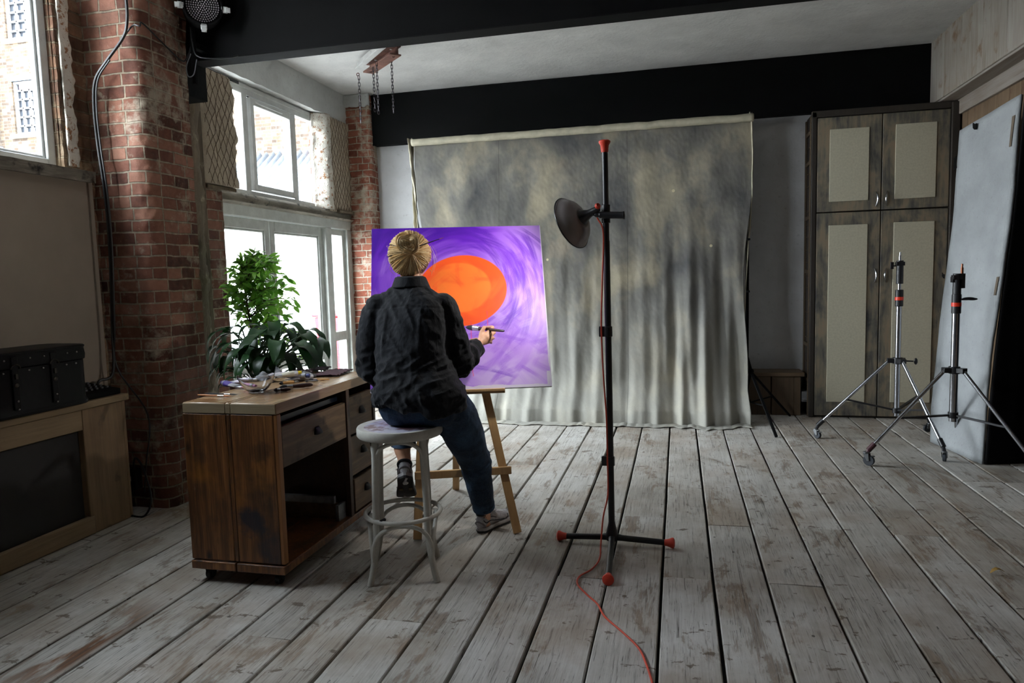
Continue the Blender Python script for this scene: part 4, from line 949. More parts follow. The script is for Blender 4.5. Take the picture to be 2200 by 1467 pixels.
# ------------------------------------------------------------------ desk
MT['desk'] = wood('oiled_reclaimed_desk_boards', (50, 33, 22), (98, 66, 38), (140, 98, 54), 'z', .42, .8, ((36, 28, 26), 4.2, .62))
def desk_mat():
    m = Mat('oiled_reclaimed_desk_boards', .38); o = m.obj(); isl = m.geo('Random Per Island')
    v = m.n('VectorMath', 0, dict(operation='ADD'), _0=o, _1=m.n('CombineXYZ', 0, None, X=m.math('MULTIPLY', isl, 9.1), Y=isl, Z=m.math('MULTIPLY', isl, 5.0)))
    g1 = m.noise(m.mapv(v, (13, 13, .9)), 1.7, 6, .62, 1.3); g2 = m.noise(m.mapv(v, (60, 60, 2.2)), 2, 4, .6, .4); bl = m.noise(m.mapv(v, (1.6, 1, .8)), 4.2, 5, .6)
    c = m.ramp(m.math('ADD', m.math('MULTIPLY', g1, .6), m.math('MULTIPLY', g2, .4)), [(.34, (62, 38, 24)), (.5, (112, 72, 40)), (.66, (158, 108, 60))])
    c = m.mix(m.math('MULTIPLY', m.thr(bl, .5, .66), .75), c, (46, 34, 28))
    c = m.mix(m.math('MULTIPLY', m.thr(m.noise(v, 5, 4), .55, .7), .35), c, (176, 116, 40))
    kn = m.n('TexVoronoi', 'Distance', None, Vector=m.mapv(v, (5.5, 1, 3.0)), Scale=1.0); c = m.mix(m.thr(m.math('MULTIPLY', kn, -1.0), -.13, -.06), c, (40, 26, 20))
    for q, r, k in (((-1.905, 2.745, .31), .085, 1.0), ((-1.79, 2.745, .17), .10, .8), ((-1.83, 2.745, .62), .06, .6)):
        dd = m.n('VectorMath', 'Value', dict(operation='DISTANCE'), _0=o, _1=q); dd = m.math('ADD', dd, m.math('MULTIPLY', m.math('SUBTRACT', m.noise(o, 14, 5, .65), .5), .16))
        c = m.mix(m.math('MULTIPLY', m.thr(m.math('MULTIPLY', dd, -1.0), -r, -r*.45), k*.9), c, (34, 36, 48) if k > .7 else (44, 34, 30))
    m.base(c); m.bump(m.math('ADD', g1, g2), .3, .004); return m.m
MT['desk'] = desk_mat()
MT['desk_top'] = wood('worn_desk_top', (96, 68, 44), (146, 112, 78), (190, 162, 126), 'y', .25, .8, ((120, 84, 52), 3, .56))
MT['desk_end'] = wood('pale_end_grain', (126, 108, 82), (160, 142, 112), (182, 166, 136), 'x', .6, 1.4)
MT['drawer'] = wood('scorched_drawer_boards', (24, 18, 14), (84, 64, 46), (150, 120, 88), 'y', .6, .9, ((22, 17, 14), 3.4, .56), .6)
MT['desk_dark'] = wood('dark_desk_inside', (30, 20, 14), (58, 38, 26), (84, 58, 38), 'y', .5)
MT['iron'] = plain('black_iron', (24, 22, 24), .5, .3, .2, 20, .3)
m = Mat('stained_desk_back', .6); o = m.obj(); nb = m.noise(o, 5, 7, .65, .4)
m.base(m.mix(m.thr(m.noise(o, 16, 6, .7), .56, .62), m.ramp(nb, [(.35, (104, 82, 62)), (.65, (150, 128, 100))]), (92, 46, 26))); back_m = m.m
X0, X1, Y0, Y1, ZB, ZT = -2.225, -1.745, 2.745, 3.775, .062, .85
dk = thing('desk', 'brown reclaimed timber desk on castors with worn drawers', 'desk', ((X0+X1)/2, (Y0+Y1)/2, 0))
g = G(); mid = -1.99
for a, b in ((X0, mid-.015), (mid-.012, mid+.012), (mid+.015, X1)): g.box(a, b, Y0, Y1+.03, ZT-.05, ZT)
tp = g.build('top', [MT['desk_top']], dk, bevel=.004)
g = G()
for a, b in ((X0, mid-.015), (mid-.012, mid+.012), (mid+.015, X1-.004)): g.box(a, b, Y0-.003, Y0+.004, ZT-.048, ZT-.004)
g.build('end_grain_strip', MT['desk_end'], tp, bevel=.001)
g = G()
for a, b in ((X0-.005, mid-.012), (mid-.010, mid+.010), (mid+.012, X1-.018)): g.box(a, b, Y0-.002, Y0+.03, ZB+.045, ZT-.052)
ep = g.build('end_panel', MT['desk'], dk, bevel=.004)
g = G(); g.box(X1-.018, X1, Y0+.0, Y0+.034, ZB+.045, ZT-.052); g.build('edge_lipping', wood('orange_edge_wood', (112, 70, 36), (150, 100, 54), (176, 124, 70), 'z', .5), ep, bevel=.003)
g = G(); g.box(X0-.003, mid-.004, Y0-.012, Y1, ZB, ZB+.04); g.box(mid+.002, X1+.004, Y0-.012, Y1, ZB, ZB+.04); g.build('bottom_board', MT['desk'], dk, bevel=.005)
g = G(); g.box(X0, X0+.02, Y0+.03, Y1, ZB+.16, ZT-.05); bk = g.build('back_panel', back_m, dk)
g = G(); g.box(X1-.46, X1-.008, 3.425, 3.45, ZB+.04, ZT-.05); g.box(X1-.46, X1-.008, Y1-.028, Y1, ZB+.04, ZT-.05); g.box(X1-.026, X1, 3.418, 3.452, ZB+.04, ZT-.05); g.box(X1-.026, X1, Y1-.026, Y1+.002, ZB+.04, ZT-.05)
g.build('divider', MT['desk_dark'], dk, bevel=.002)
def drawer(y0, y1, z0, z1, proud=0):
    g = G(); g.box(X1-.03, X1-.006+proud, y0, y1, z0, z1); g.box(X1-.34, X1-.03, y0+.015, y1-.015, z0+.01, z1-.035)
    d_ = g.build('drawer', MT['drawer'], dk, bevel=.003)
    yc, zc_ = (y0+y1)/2, (z0+z1)/2+.01; xx = X1-.006+proud; w_ = .030
    g = G(); g.grid(lambda u, v: Vector((xx+.022*math.sin(v*PI/2)*math.sin(u*PI)**.5+.002, yc-w_*math.cos(u*PI)*(.6+.4*math.sin(v*PI/2)), zc_+.022-.036*v)), 14, 6)
    g.build('cup_handle', MT['iron'], d_, solid=.002); return d_
drawer(2.79, 3.412, .545, .735); drawer(3.458, 3.742, .545, .755); drawer(3.458, 3.742, .315, .535); drawer(3.458, 3.742, .115, .298, .012)
g = G(); g.box(X1-.34, X1-.05, 2.80, 3.41, .745, .77); g.build('keyboard_tray', plain('dark_blue_black_tray', (26, 32, 42), .25), dk)
MT['zinc'] = plain('galvanised_bracket', (128, 132, 136), .4, .7, .15, 20, .1)
g = G(); g.box(X0+.08, X1-.06, 3.34, 3.36, .195, .235); g.box(X0+.02, X0+.10, 3.33, 3.36, .10, .20); g.box(X1-.05, X1-.03, 3.33, 3.41, .10, .19); g.build('corner_bracket', MT['zinc'], dk, bevel=.002)
g = G(); g.box(X0+.1, X1-.06, 3.365, 3.385, .10, .19); g.build('batten', MT['drawer'], dk)
for x, y in ((X0+.06, Y0+.04), (X1-.055, Y0+.04), (X0+.06, Y1-.05), (X1-.055, Y1-.05)):
    gb = G(); c_ = Vector((x, y, .027)); gb.cyl(c_+Vector((-.012, 0, 0)), c_+Vector((.012, 0, 0)), .026, 18); gb.obox((x, y+.008, .058), (.045, .05, .008))
    for k in (-1, 1): gb.prism([(x+k*.015, y-.012, .022), (x+k*.015, y+.012, .022), (x+k*.015, y+.03, .056), (x+k*.015, y-.018, .056)], (k*.003, 0, 0))
    gb.build('castor', MT['iron'], dk, bevel=.002)
# ------------------------------------------------------------------ things on the desk
T = ZT+.001
bp_ = P(550, 848, 'z', T)
def glassm(name):
    m = Mat(name, .02, 0, .5); m.base((250, 252, 255)); m.set('Transmission Weight', 1.0); m.set('IOR', 1.45); return m.m
gm = glassm('clear_bowl_glass')
bp_ = P(552, 842, 'z', T)
pr = [(r*1.22, z*1.3) for r, z in ((0, .0), (.030, .0), (.034, .005), (.046, .014), (.062, .036), (.071, .056), (.074, .066), (.0715, .0665), (.0685, .056), (.0595, .038), (.043, .018), (.030, .008), (0, .0065))]
g = G(); g.lathe(pr, bp_, (0, 0, 1), 40); tag(g.build('glass_bowl', gm), 'clear glass bowl standing near the front edge of the desk', 'bowl')
def tube_paint(px, py, L, rz, c_cap, c_lab, label, lift=0, r=.012):
    L *= 1.25; r *= 1.35; lift *= 1.6
    p = P(px, py, 'z', T+lift); R = Matrix.Rotation(rz, 3, 'Z'); d = R @ Vector((1, 0, 0)); s_ = R @ Vector((0, 1, 0))
    t = thing('paint_tube', label, 'paint tube', (p.x, p.y, T+lift), 'paint tubes in the heap on the desk'); g = G(); rg = []
    for k in range(9):
        u = k/8; w_ = lerp(r*1.7, r, u); h = lerp(.0018, r, min(1, u*1.3)); c_ = p+d*(u-.5)*L+Vector((0, 0, r*.95))
        rg.append([c_+s_*math.cos(a)*w_+Vector((0, 0, 1))*math.sin(a)*h*(1+.15*nz(k, a, px)) for a in np.linspace(0, 2*PI, 12, endpoint=False)])
    g.rings(rg); b_ = g.build('body', plain('crumpled_paint_tube_foil', (186, 188, 196), .3, .55, .12, 30, .5), t)
    g = G(); rg = []
    for u in (.35, .5, .7, .85):
        w_ = lerp(r*1.7, r, u)*1.02; h = lerp(.0018, r, min(1, u*1.3))*1.05; c_ = p+d*(u-.5)*L+Vector((0, 0, r*.95))
        rg.append([c_+s_*math.cos(a)*w_+Vector((0, 0, 1))*math.sin(a)*h for a in np.linspace(0, 2*PI, 12, endpoint=False)])
    g.rings(rg, caps=False); g.build('label', plain('tube_label', c_lab, .5), t)
    g = G(); g.tube([p+d*L*.5+Vector((0, 0, r)), p+d*(L*.5+.008)+Vector((0, 0, r)), p+d*(L*.5+.022)+Vector((0, 0, r))], [r*.6, r*.75, r*.7], 10); g.build('cap', plain('tube_cap', c_cap, .4), t)
    return t
tube_paint(495, 832, .12, 2.6, (60, 40, 120), (74, 58, 130), 'paint tube with a violet label at the left end of the heap')
tube_paint(515, 826, .11, .3, (220, 220, 224), (214, 206, 220), 'paint tube with a pale lilac label just left of the glass bowl')
tube_paint(528, 836, .09, -.3, (150, 90, 130), (172, 118, 150), 'pinkish paint tube lying in front of the violet one', 0, .009)
tube_paint(592, 812, .13, .5, (176, 40, 70), (200, 190, 196), 'paint tube with a crimson cap behind the glass bowl', .012)
tube_paint(612, 811, .11, .9, (222, 196, 30), (210, 208, 190), 'paint tube with a yellow cap in the middle of the heap', .018)
tube_paint(628, 814, .12, .2, (60, 70, 130), (184, 188, 206), 'silver paint tube with a dark blue cap in the heap', .008)
tube_paint(645, 818, .12, 1.1, (60, 60, 64), (196, 200, 212), 'silver paint tube at the right side of the heap')
def cloudy(px, py, sz, label, name, lift=0, hh=.05):
    p = P(px, py, 'z', T); g = G()
    V = g.grid(lambda u, v: Vector((p.x+(u-.5)*sz[0]*(1+.2*nz(v*4, 1, px)), p.y+(v-.5)*sz[1]*(1+.2*nz(u*4, 2, px)), T+.003+lift+hh*max(0, math.sin(u*PI)*math.sin(v*PI))*(.65+.5*abs(nz(u*3.4, v*3.4, px))))), 18, 18)
    mm = Mat('crumpled_clear_plastic', .12, 0, .5); mm.base((236, 240, 246)); mm.set('Transmission Weight', .75); mm.set('Roughness', .2)
    return tag(g.build(name, mm.m, solid=.002, smooth=False), label, 'plastic wrap')
cloudy(566, 822, (.10, .09), 'crumpled clear plastic bag behind the glass bowl', 'plastic_bag', .0, .075)
cloudy(592, 803, (.07, .07), 'clear plastic tub standing behind the paint tubes', 'plastic_tub', .0, .055)
cloudy(654, 812, (.10, .16), 'crumpled silvery plastic wrap beside the brown cloth', 'plastic_wrap', .0, .04)
def brush(a, b, mats, label, w=.004, ferr=.6, grp=None, name='paintbrush', flat=1.0, tipw=None, tail=0):
    """handle a -> ferrule -> tip b"""
    a, b = Vector(a), Vector(b); t = thing(name, label, 'paintbrush', a, grp)
    q1, q2 = lerp(a, b, ferr), lerp(a, b, ferr+.18); tw = tipw or w
    g = G(); g.tube([a, lerp(a, q1, .1), lerp(a, q1, .5), q1], [w*.45, w*.8, w*1.1, w*.8], 9); g.build('handle', mats[0], t)
    g = G(); g.tube([q1, q2], [w*.95, tw], 10, flat=flat); g.build('ferrule', mats[1], t)
    g = G(); g.tube([q2, lerp(q2, b, .5), b], [tw, tw*1.1, tw*.25], 10, flat=flat); g.build('bristles', mats[2], t)
    return t
hw = plain('orange_brown_pencil_wood', (190, 120, 66), .45); hb_ = plain('dark_varnished_handle', (44, 22, 26), .3); hy = plain('yellow_wood_handle', (200, 150, 84), .4)
fm = MT['chrome']; bb = plain('dark_bristle', (34, 32, 40), .7)
brush(P(425, 848, 'z', T+.005), P(497, 851, 'z', T+.005), (hw, fm, hw), 'thin orange wooden brush lying at the left end of the desk', .004)
brush(P(440, 845, 'z', T+.004), P(510, 847, 'z', T+.004), (bb, fm, bb), 'thin black brush lying behind the orange one', .003)
brush(P(625, 836, 'z', T+.01), P(588, 838, 'z', T+.01), (hb_, fm, bb), 'silver ferruled brush in front of the paint heap', .009)
brush(P(672, 826, 'z', T+.014), P(600, 832, 'z', T+.014), (hb_, fm, bb), 'fat dark handled brush lying in front of the paint heap', .011)
brush(P(708, 815, 'z', T+.004), P(664, 815, 'z', T+.004), (hy, fm, bb), 'yellow handled brush beside the brown cloth', .004)
brush(P(684, 818, 'z', T+.006), P(655, 819, 'z', T+.006), (fm, fm, bb), 'metal palette brush just behind the fat brush', .005)
brush(P(632, 820, 'z', T+.03), P(600, 824, 'z', T+.03), (hy, hy, bb), 'tan wooden brush resting on top of the paint tubes', .008)
def rag(px, py, sz, rz, label, c_, folds, hh, name='folded_cloth'):
    p = P(px, py, 'z', T); R = Matrix.Rotation(rz, 3, 'Z'); g = G()
    def f(u, v):
        q = R @ Vector(((u-.5)*sz[0], (v-.5)*sz[1], 0)); z = T+.004+hh*(.5+.5*math.sin(v*folds*PI*2+math.sin(u*3)))*.6+hh*.5*abs(nz(u*5, v*6, px))
        return Vector((p.x+q.x+.006*nz(v*8, 1, px), p.y+q.y, z))
    g.grid(f, 26, 40)
    return tag(g.build(name, plain('plum_brown_cloth', c_, .8, 0, .15, 30, .4), solid=.003), label, 'cloth')
rag(716, 803, (.15, .26), .12, 'plum brown pleated cloth at the far right of the desk', (78, 54, 60), 5, .012)
rag(650, 806, (.12, .14), .5, 'dark brown crumpled rag behind the paint tubes', (58, 42, 42), 1.5, .035)
rag(690, 796, (.08, .16), .2, 'small dark rag at the back edge of the desk', (62, 50, 56), 1.5, .02)
# ------------------------------------------------------------------ stool
MT['stool_white'] = make_plaster('chipped_white_stool_paint', (204, 202, 194), (120, 112, 100), (178, 172, 160), .74, 6, .08, .4)
SC = Vector((-1.275, 3.02, 0)); SA = math.radians(19)
sl_ = thing('bar_stool', 'white painted bentwood bar stool the painter sits on', 'stool', SC)
def sp(r, a, z): return Vector((SC.x+r*math.cos(a), SC.y+r*math.sin(a), z))
g = G(); g.lathe([(0, .70), (.15, .702), (.178, .708), (.196, .708), (.2, .70), (.2, .672), (.194, .664), (.17, .664), (0, .664)], (SC.x, SC.y, 0), (0, 0, 1), 48); se = g.build('seat', MT['stool_white'], sl_)
m = Mat('paint_stained_seat', .35); o = m.obj(); nb = m.noise(o, 9, 5, .6)
m.base(m.mix(m.thr(m.noise(o, 13, 6, .6), .5, .6), m.ramp(nb, [(.4, (150, 150, 176)), (.6, (186, 184, 196))]), (104, 78, 84)))
g = G(); g.lathe([(0, .703), (.165, .7045), (.17, .702)], (SC.x, SC.y, .001), (0, 0, 1), 40, caps=False); g.build('seat_panel', m.m, se)
AN = [SA+PI/4+k*PI/2 for k in range(4)]
def legr(z): return .152+.012*sst(.66, .3, z)+.05*max(0, (.24-z)/.24)**1.6
for a in AN:
    g = G(); zs = np.linspace(.67, .0, 16); g.tube([sp(legr(z), a, z) for z in zs], [lerp(.0175, .0145, i/15) for i in range(16)], 12); g.build('leg', MT['stool_white'], sl_)
g = G(); g.tube([sp(.176, t, .292) for t in np.linspace(0, 2*PI, 40, endpoint=False)], .0105, 10, True); g.build('foot_ring', MT['stool_white'], sl_)
for k in range(4):
    a, b = AN[k], AN[(k+1) % 4]; b = b if b > a else b+2*PI
    for (z0, zt, rr) in ((.50, .652, .148), (.07, .272, .178)):
        pts = []
        A_, B_ = sp(legr(z0)-.004, a, z0), sp(legr(z0)-.004, b, z0)
        for t in np.linspace(0, PI, 18):
            q = lerp(A_, B_, .5-.5*math.cos(t)); z = z0+(zt-z0)*math.sin(t)**.62
            if rr: 
                w = Vector((q.x-SC.x, q.y-SC.y, 0)); w.normalize(); q = q+w*(.022*math.sin(t))
            pts.append(Vector((q.x, q.y, z)))
        g = G(); g.tube(pts, .0098, 9); g.build('arch_brace', MT['stool_white'], sl_)
g = G(); g.cyl(sp(.15, AN[2]+.25, .30), sp(.18, AN[2]+.25, .30), .008, 8); g.build('bolt', MT['iron'], sl_)
# ------------------------------------------------------------------ easel and painting
MT['easel'] = wood('pale_beech_easel', (168, 128, 82), (198, 158, 106), (214, 178, 128), 'z', .45, 1, None, .05)
ya_ = .312; eu = Vector((math.cos(ya_), math.sin(ya_), 0)); eb = Vector((-math.sin(ya_), math.cos(ya_), 0))
cc = Vector((-1.142, 3.585, .785)); CS = .985; cln = .417
cv = Vector((0, 0, 1))*math.cos(cln)+eb*math.sin(cln); cn = eu.cross(cv); cn = -cn if cn.dot(Vector((0, -1, 0))) < 0 else cn
ez = thing('easel', 'pale beech wood tripod easel holding the purple painting', 'easel', (-1.13, 3.7, 0))
FR, FL, BK = P(1112, 1146, 'z', .0), P(897, 1160, 'z', .0), P(980, 1052, 'z', 0)
apex = Vector((-1.17, 3.60, 1.12))+eb*.20
tR = P(1043, 842, 'y', 3.68)
def upto(f, through, z): 
    d = through-f; return f+d*(z/d.z)
topR = upto(FR, tR, 1.05); topL = Vector((2*apex.x-topR.x, topR.y-.12, 1.05))
tL = lerp(FL, topL, .74)
bar_z = .33
for f, tp_ in ((FR, topR), (FL, topL)):
    g = G(); g.beam(f+Vector((0, 0, .004)), tp_, .045, .022, up=-cn); g.build('front_leg', MT['easel'], ez, bevel=.003)
bt = apex+Vector((0, 0, -.05))
g = G(); g.beam(BK+Vector((0, 0, .004)), bt+eb*.03, .042, .022, up=(0, 1, .3)); g.build('back_leg', MT['easel'], ez, bevel=.003)
bl_, br_ = P(903, 990, 'z', bar_z), P(1100, 986, 'z', bar_z+.02)
lR = upto(FR, tR, .345)+eb*-.0; lL = lerp(FL, topL, .33)
bl2 = lerp(lL, lR, -.06); br2 = lerp(lL, lR, 1.10); bl2.z = br2.z = .34
g = G(); g.beam(bl2-eb*.024, br2-eb*.024, .018, .042, up=(0, 0, 1)); g.build('crossbar', MT['easel'], ez, bevel=.003)
lc0 = cc+eb*.01-Vector((0, 0, .014))
g = G(); g.beam(lc0-eu*.24, lc0+eu*.232, .055, .022); g.beam(lc0-eu*.24-eb*.026+Vector((0, 0, .008)), lc0+eu*.232-eb*.026+Vector((0, 0, .008)), .012, .016); g.build('ledge', MT['easel'], ez, bevel=.003)
g = G(); g.beam(cc+eb*.05-Vector((0, 0, .1)), cc+cv*.6+eb*.045, .04, .02, up=(0, 1, 0)); g.build('mast', MT['easel'], ez, bevel=.003)
# painting, brushed on as a canvas of paint strokes
NP = 420
img = np.zeros((NP, NP, 3)); jj, ii = np.mgrid[0:NP, 0:NP]; U = ii/(NP-1); Vv = jj/(NP-1)
rs = np.random.RandomState(5)
def sn(s): 
    k = rs.rand(s+2, s+2); x = U*s; y = Vv*s; xi = x.astype(int); yi = y.astype(int); fx = x-xi; fy_ = y-yi; fx = fx*fx*(3-2*fx); fy_ = fy_*fy_*(3-2*fy_)
    return (k[yi, xi]*(1-fx)+k[yi, xi+1]*fx)*(1-fy_)+(k[yi+1, xi]*(1-fx)+k[yi+1, xi+1]*fx)*fy_
pal = [np.array(srgb(*c)[:3]) for c in ((74, 10, 160), (108, 36, 196), (146, 84, 216), (182, 136, 228), (206, 178, 234))]
DC = (.545, .60)
tone = .42+.50*(U*.5+(1-Vv)*.62)-.30*np.clip(1-Vv*1.0, 0, 1)*0 + .22*(sn(4)-.5)+.12*(sn(11)-.5)
tone = np.clip(tone-.52*np.clip((Vv-.78)/.2, 0, 1)*np.clip((.95-U)/.5, 0, 1)-.35*np.clip((.14-U)/.14, 0, 1)-.45*np.clip((.1-Vv)/.1, 0, 1)*np.clip((.35-U)/.15, 0, 1), 0, 1)
def palette(t):
    t = np.clip(t, 0, .999)*4; i = t.astype(int); f = (t-i)[..., None]; P_ = np.array(pal); return P_[i]*(1-f)+P_[np.minimum(i+1, 4)]*f
img = palette(tone)
def stroke(cx_, cy_, ang, curv, L, w, col, alpha):
    """one curved brush mark with bristle streaks"""
    n = int(L*NP*1.0); a = ang; x, y = cx_, cy_; st = L/n; br = rs.rand(24)*.75+.25
    for k in range(n):
        t = k/n; fade = min(1, 6*t)*min(1, 3*(1-t)); px_, py_ = -math.sin(a), math.cos(a)
        m_ = int(w*NP)+1
        for q in range(-m_, m_+1):
            uu = x+px_*q/NP*.8; vv = y+py_*q/NP*.8; i_ = int(uu*NP); j_ = int(vv*NP)
            if 0 <= i_ < NP and 0 <= j_ < NP:
                b_ = br[int((q+m_)/(2*m_+1)*23.9)]; al = alpha*fade*b_*(1-(abs(q)/(m_+.5))**4)
                img[j_, i_] = img[j_, i_]*(1-al)+col*al
        x += math.cos(a)*st; y += math.sin(a)*st; a += curv*st
for k in range(460):
    u0, v0 = rs.rand(), rs.rand(); r_ = math.hypot(u0-DC[0], (v0-DC[1])); th = math.atan2(v0-DC[1], u0-DC[0])
    if r_ < .2: continue
    t = np.clip(.10+.62*(u0*.42+(1-v0)*.80)+rs.randn()*.20, 0, 1)
    if v0 > .84 and u0 < .7: t *= .25
    if u0 > .62 and v0 > .42 and rs.rand() < .45: t = .12+.2*rs.rand()
    col = palette(np.array([[t]]))[0, 0]*(1 if rs.rand() > .12 else 1.0)
    tang = th-PI/2+rs.randn()*.22
    if v0 < .38: tang = rs.choice([.5, 2.6, -.4, .9])+rs.randn()*.3
    stroke(u0, v0, tang, -1.0/max(r_, .2)*(v0 > .38)+rs.randn()*.5, .10+.22*rs.rand(), .008+.018*rs.rand(), col, .38+.45*rs.rand())
# orange disc
dx_, dy_ = (U-.520), (Vv-.592); rot = -.15; ex = dx_*math.cos(rot)-dy_*math.sin(rot); ey = dx_*math.sin(rot)+dy_*math.cos(rot)
rr_ = np.sqrt((ex/.262)**2+(ey/.222)**2)+.02*(sn(7)-.5)
disc = np.clip((1-rr_)/.015, 0, 1); lobe = np.clip((1-np.sqrt(((U-.50)/.10)**2+((Vv-.43)/.06)**2))/.06, 0, 1); disc = np.maximum(disc, lobe)
oc = np.array(srgb(248, 88, 28)[:3]); oi = np.array(srgb(250, 122, 44)[:3]); orr = np.array(srgb(240, 74, 30)[:3])
inner = np.clip((.80-np.sqrt(((U-.50)/.24)**2+((Vv-.61)/.20)**2))/.05, 0, 1)
oc_img = oc*(1-inner[..., None])+(oi*(.55+.45*sn(6)[..., None])+oc*(.45-.45*sn(6)[..., None]))*inner[..., None]
sv = img.copy(); img = oc_img.copy()
for k in range(70):
    th = rs.rand()*2*PI; r_ = rs.rand()**.6*.23; u0, v0 = .52+r_*math.cos(th), .59+r_*.85*math.sin(th)
    col = (orr if (r_ > .17 or rs.rand() < .2) else oi)*(.9+.2*rs.rand()); stroke(u0, v0, th+PI/2+rs.randn()*.4, 3, .06+.14*rs.rand(), .012+.02*rs.rand(), col, .35)
img = sv*(1-disc[..., None])+img*disc[..., None]
red = np.array(srgb(232, 60, 90)[:3])
for ud, v1, v0_ in ((.560, .40, .075), (.655, .46, .35)):
    for j in range(int(v0_*NP), int(v1*NP)):
        i_ = int((ud+.002*math.sin(j*.05))*NP); img[j, i_:i_+2] = img[j, i_:i_+2]*.35+red*.65
wht = np.array([.75, .74, .76]); edge = ((Vv < .012+.010*sn(25)) | (U > .996-.010*sn(20)*(Vv < .4)) | ((U > .975) & (Vv < .09)))
img[edge] = img[edge]*.3+wht*.7

me = bpy.data.meshes.new('paint_surface')
c0 = cc-eu*CS/2+cn*.0
vs = [(c0+eu*(CS*i/(NP-1))+cv*(CS*j/(NP-1))+cn*.0) for j in range(NP) for i in range(NP)]
fs = [(j*NP+i, j*NP+i+1, (j+1)*NP+i+1, (j+1)*NP+i) for j in range(NP-1) for i in range(NP-1)]
me.from_pydata([tuple(v) for v in vs], [], fs)
ca = me.color_attributes.new('paint', 'FLOAT_COLOR', 'POINT'); buf = np.ones((NP*NP, 4), dtype=np.float32); buf[:, :3] = img.reshape(-1, 3); ca.data.foreach_set('color', buf.ravel())
m = Mat('brushed_acrylic_paint', .42, 0, .45); at = m.n('Attribute', 'Color', dict(attribute_name='paint')); m.base(at); m.bump(m.noise(m.obj(), 420, 3), .15, .002)
pt = thing('painting', 'large square canvas painted purple with a big orange disc', 'painting', cc)
g = G(); Rm = Matrix((eu, cv, -cn)).transposed(); g.obox(cc+cv*CS/2-cn*.0125, (CS, CS, .022), Rm); g.build('canvas_edge', plain('primed_canvas_edge', (200, 198, 204), .8, 0, .1, 30, .2), pt, bevel=.002)
me.materials.append(m.m)
pm = link_mesh('paint_surface', me, pt, smooth=False)
# ------------------------------------------------------------------ plants
def leafmat(name, c1, c2, rough, trans):
    m = Mat(name, rough, 0, .5); isl = m.geo('Random Per Island'); o = m.obj()
    c = m.mix(.3, m.ramp(isl, [(0, c1), (1, c2)]), m.ramp(m.noise(o, 12, 4), [(.3, c1), (.7, c2)])); m.base(c)
    m.bump(m.noise(o, 40, 3), .15, .002)
    t = m.t; tr = t.nodes.new('ShaderNodeBsdfTranslucent'); t.links.new(c, tr.inputs[0]); mx = t.nodes.new('ShaderNodeMixShader'); mx.inputs[0].default_value = trans
    t.links.new(m.b.outputs[0], mx.inputs[1]); t.links.new(tr.outputs[0], mx.inputs[2]); t.links.new(mx.outputs[0], t.nodes['Material Output'].inputs[0]); return m.m
ficus_m = leafmat('fresh_green_ficus_leaf', (88, 150, 48), (168, 220, 98), .35, .58)
lily_m = leafmat('deep_green_glossy_leaf', (12, 38, 18), (34, 74, 30), .42, .25)
bark = wood('grey_brown_bark', (66, 54, 42), (96, 82, 66), (120, 104, 86), 'z', .8)
soil = plain('dark_potting_soil', (30, 24, 20), .95, 0, .3, 40, .8)
rs2 = random.Random(11)
fo = Vector((-2.92, 4.30, 0))
fc = thing('weeping_fig', 'bright green leafy fig tree in a pot in front of the door', 'plant', fo)
g = G(); g.lathe([(0, .0), (.12, 0), (.135, .02), (.165, .28), (.175, .30), (.165, .305), (.155, .28), (0, .27)], fo, (0, 0, 1), 32); pot = g.build('pot', plain('dark_grey_pot', (52, 52, 54), .6), fc)
g = G(); g.lathe([(0, .275), (.158, .272)], fo, (0, 0, 1), 24, caps=False); g.build('soil', soil, pot)
tw = G(); lf = G()
trunk = [fo+Vector(p) for p in ((0, 0, .27), (.012, .0, .5), (-.01, .03, .75), (.0, .05, .95), (-.02, .06, 1.15), (-.04, .05, 1.38), (-.06, .06, 1.56))]
trp = spline(trunk, 6); tw.tube(trp, [lerp(.012, .004, i/(len(trp)-1)) for i in range(len(trp))], 8)
tr2 = spline([fo+Vector(p) for p in ((.02, 0, .27), (.035, .02, .6), (.01, .06, .9), (.03, .12, 1.15))], 6); tw.tube(tr2, .006, 6)
def sprig(base, tip, nleaf, ls):
    ls *= 1.14
    mid = (base+tip)/2+Vector((0, 0, .05)); pts = spline([base, mid, tip], 6); tw.tube(pts, [lerp(.0035, .0012, i/(len(pts)-1)) for i in range(len(pts))], 5)
    for k in range(nleaf):
        t = rs2.uniform(.25, 1.0); p = pts[min(len(pts)-1, int(t*(len(pts)-1)))]
        d = Vector((rs2.gauss(0, .7), rs2.gauss(0, .7), rs2.gauss(-.35, .45)))+(tip-base).normalized()*.7; d.normalize(); L = ls*rs2.uniform(.75, 1.25)
        tw.tube([p, p+d*.012], .0008, 4); nrm = Vector((rs2.gauss(0, .5), rs2.gauss(-.4, .5), 1))
        lf.leaf(p+d*.010, p+d*(.010+L), L*.235, nrm, rs2.uniform(-.05, .22), .18, 5)
for k in range(84):
    px, py = rs2.uniform(484, 640), rs2.uniform(545, 722)
    e = ((px-562)/82)**2+((py-640)/95)**2
    if e > 1.05 or (px < 540 and py > 690) or (py < 600 and px < 530 and rs2.random() < .6) or (py < 620 and px > 620): continue
    yy = rs2.uniform(-.22, .24)
    tip = P(px, py, 'x', -2.92+rs2.uniform(-.15, .2)); tip = Vector((tip.x, tip.y, tip.z))
    tip = P(px, py, 'y', 4.34+yy)
    base = trp[max(0, min(len(trp)-1, int((tip.z-.28)/1.3*len(trp)*.9)))]
    sprig(base, tip, rs2.randint(9, 14), .060)
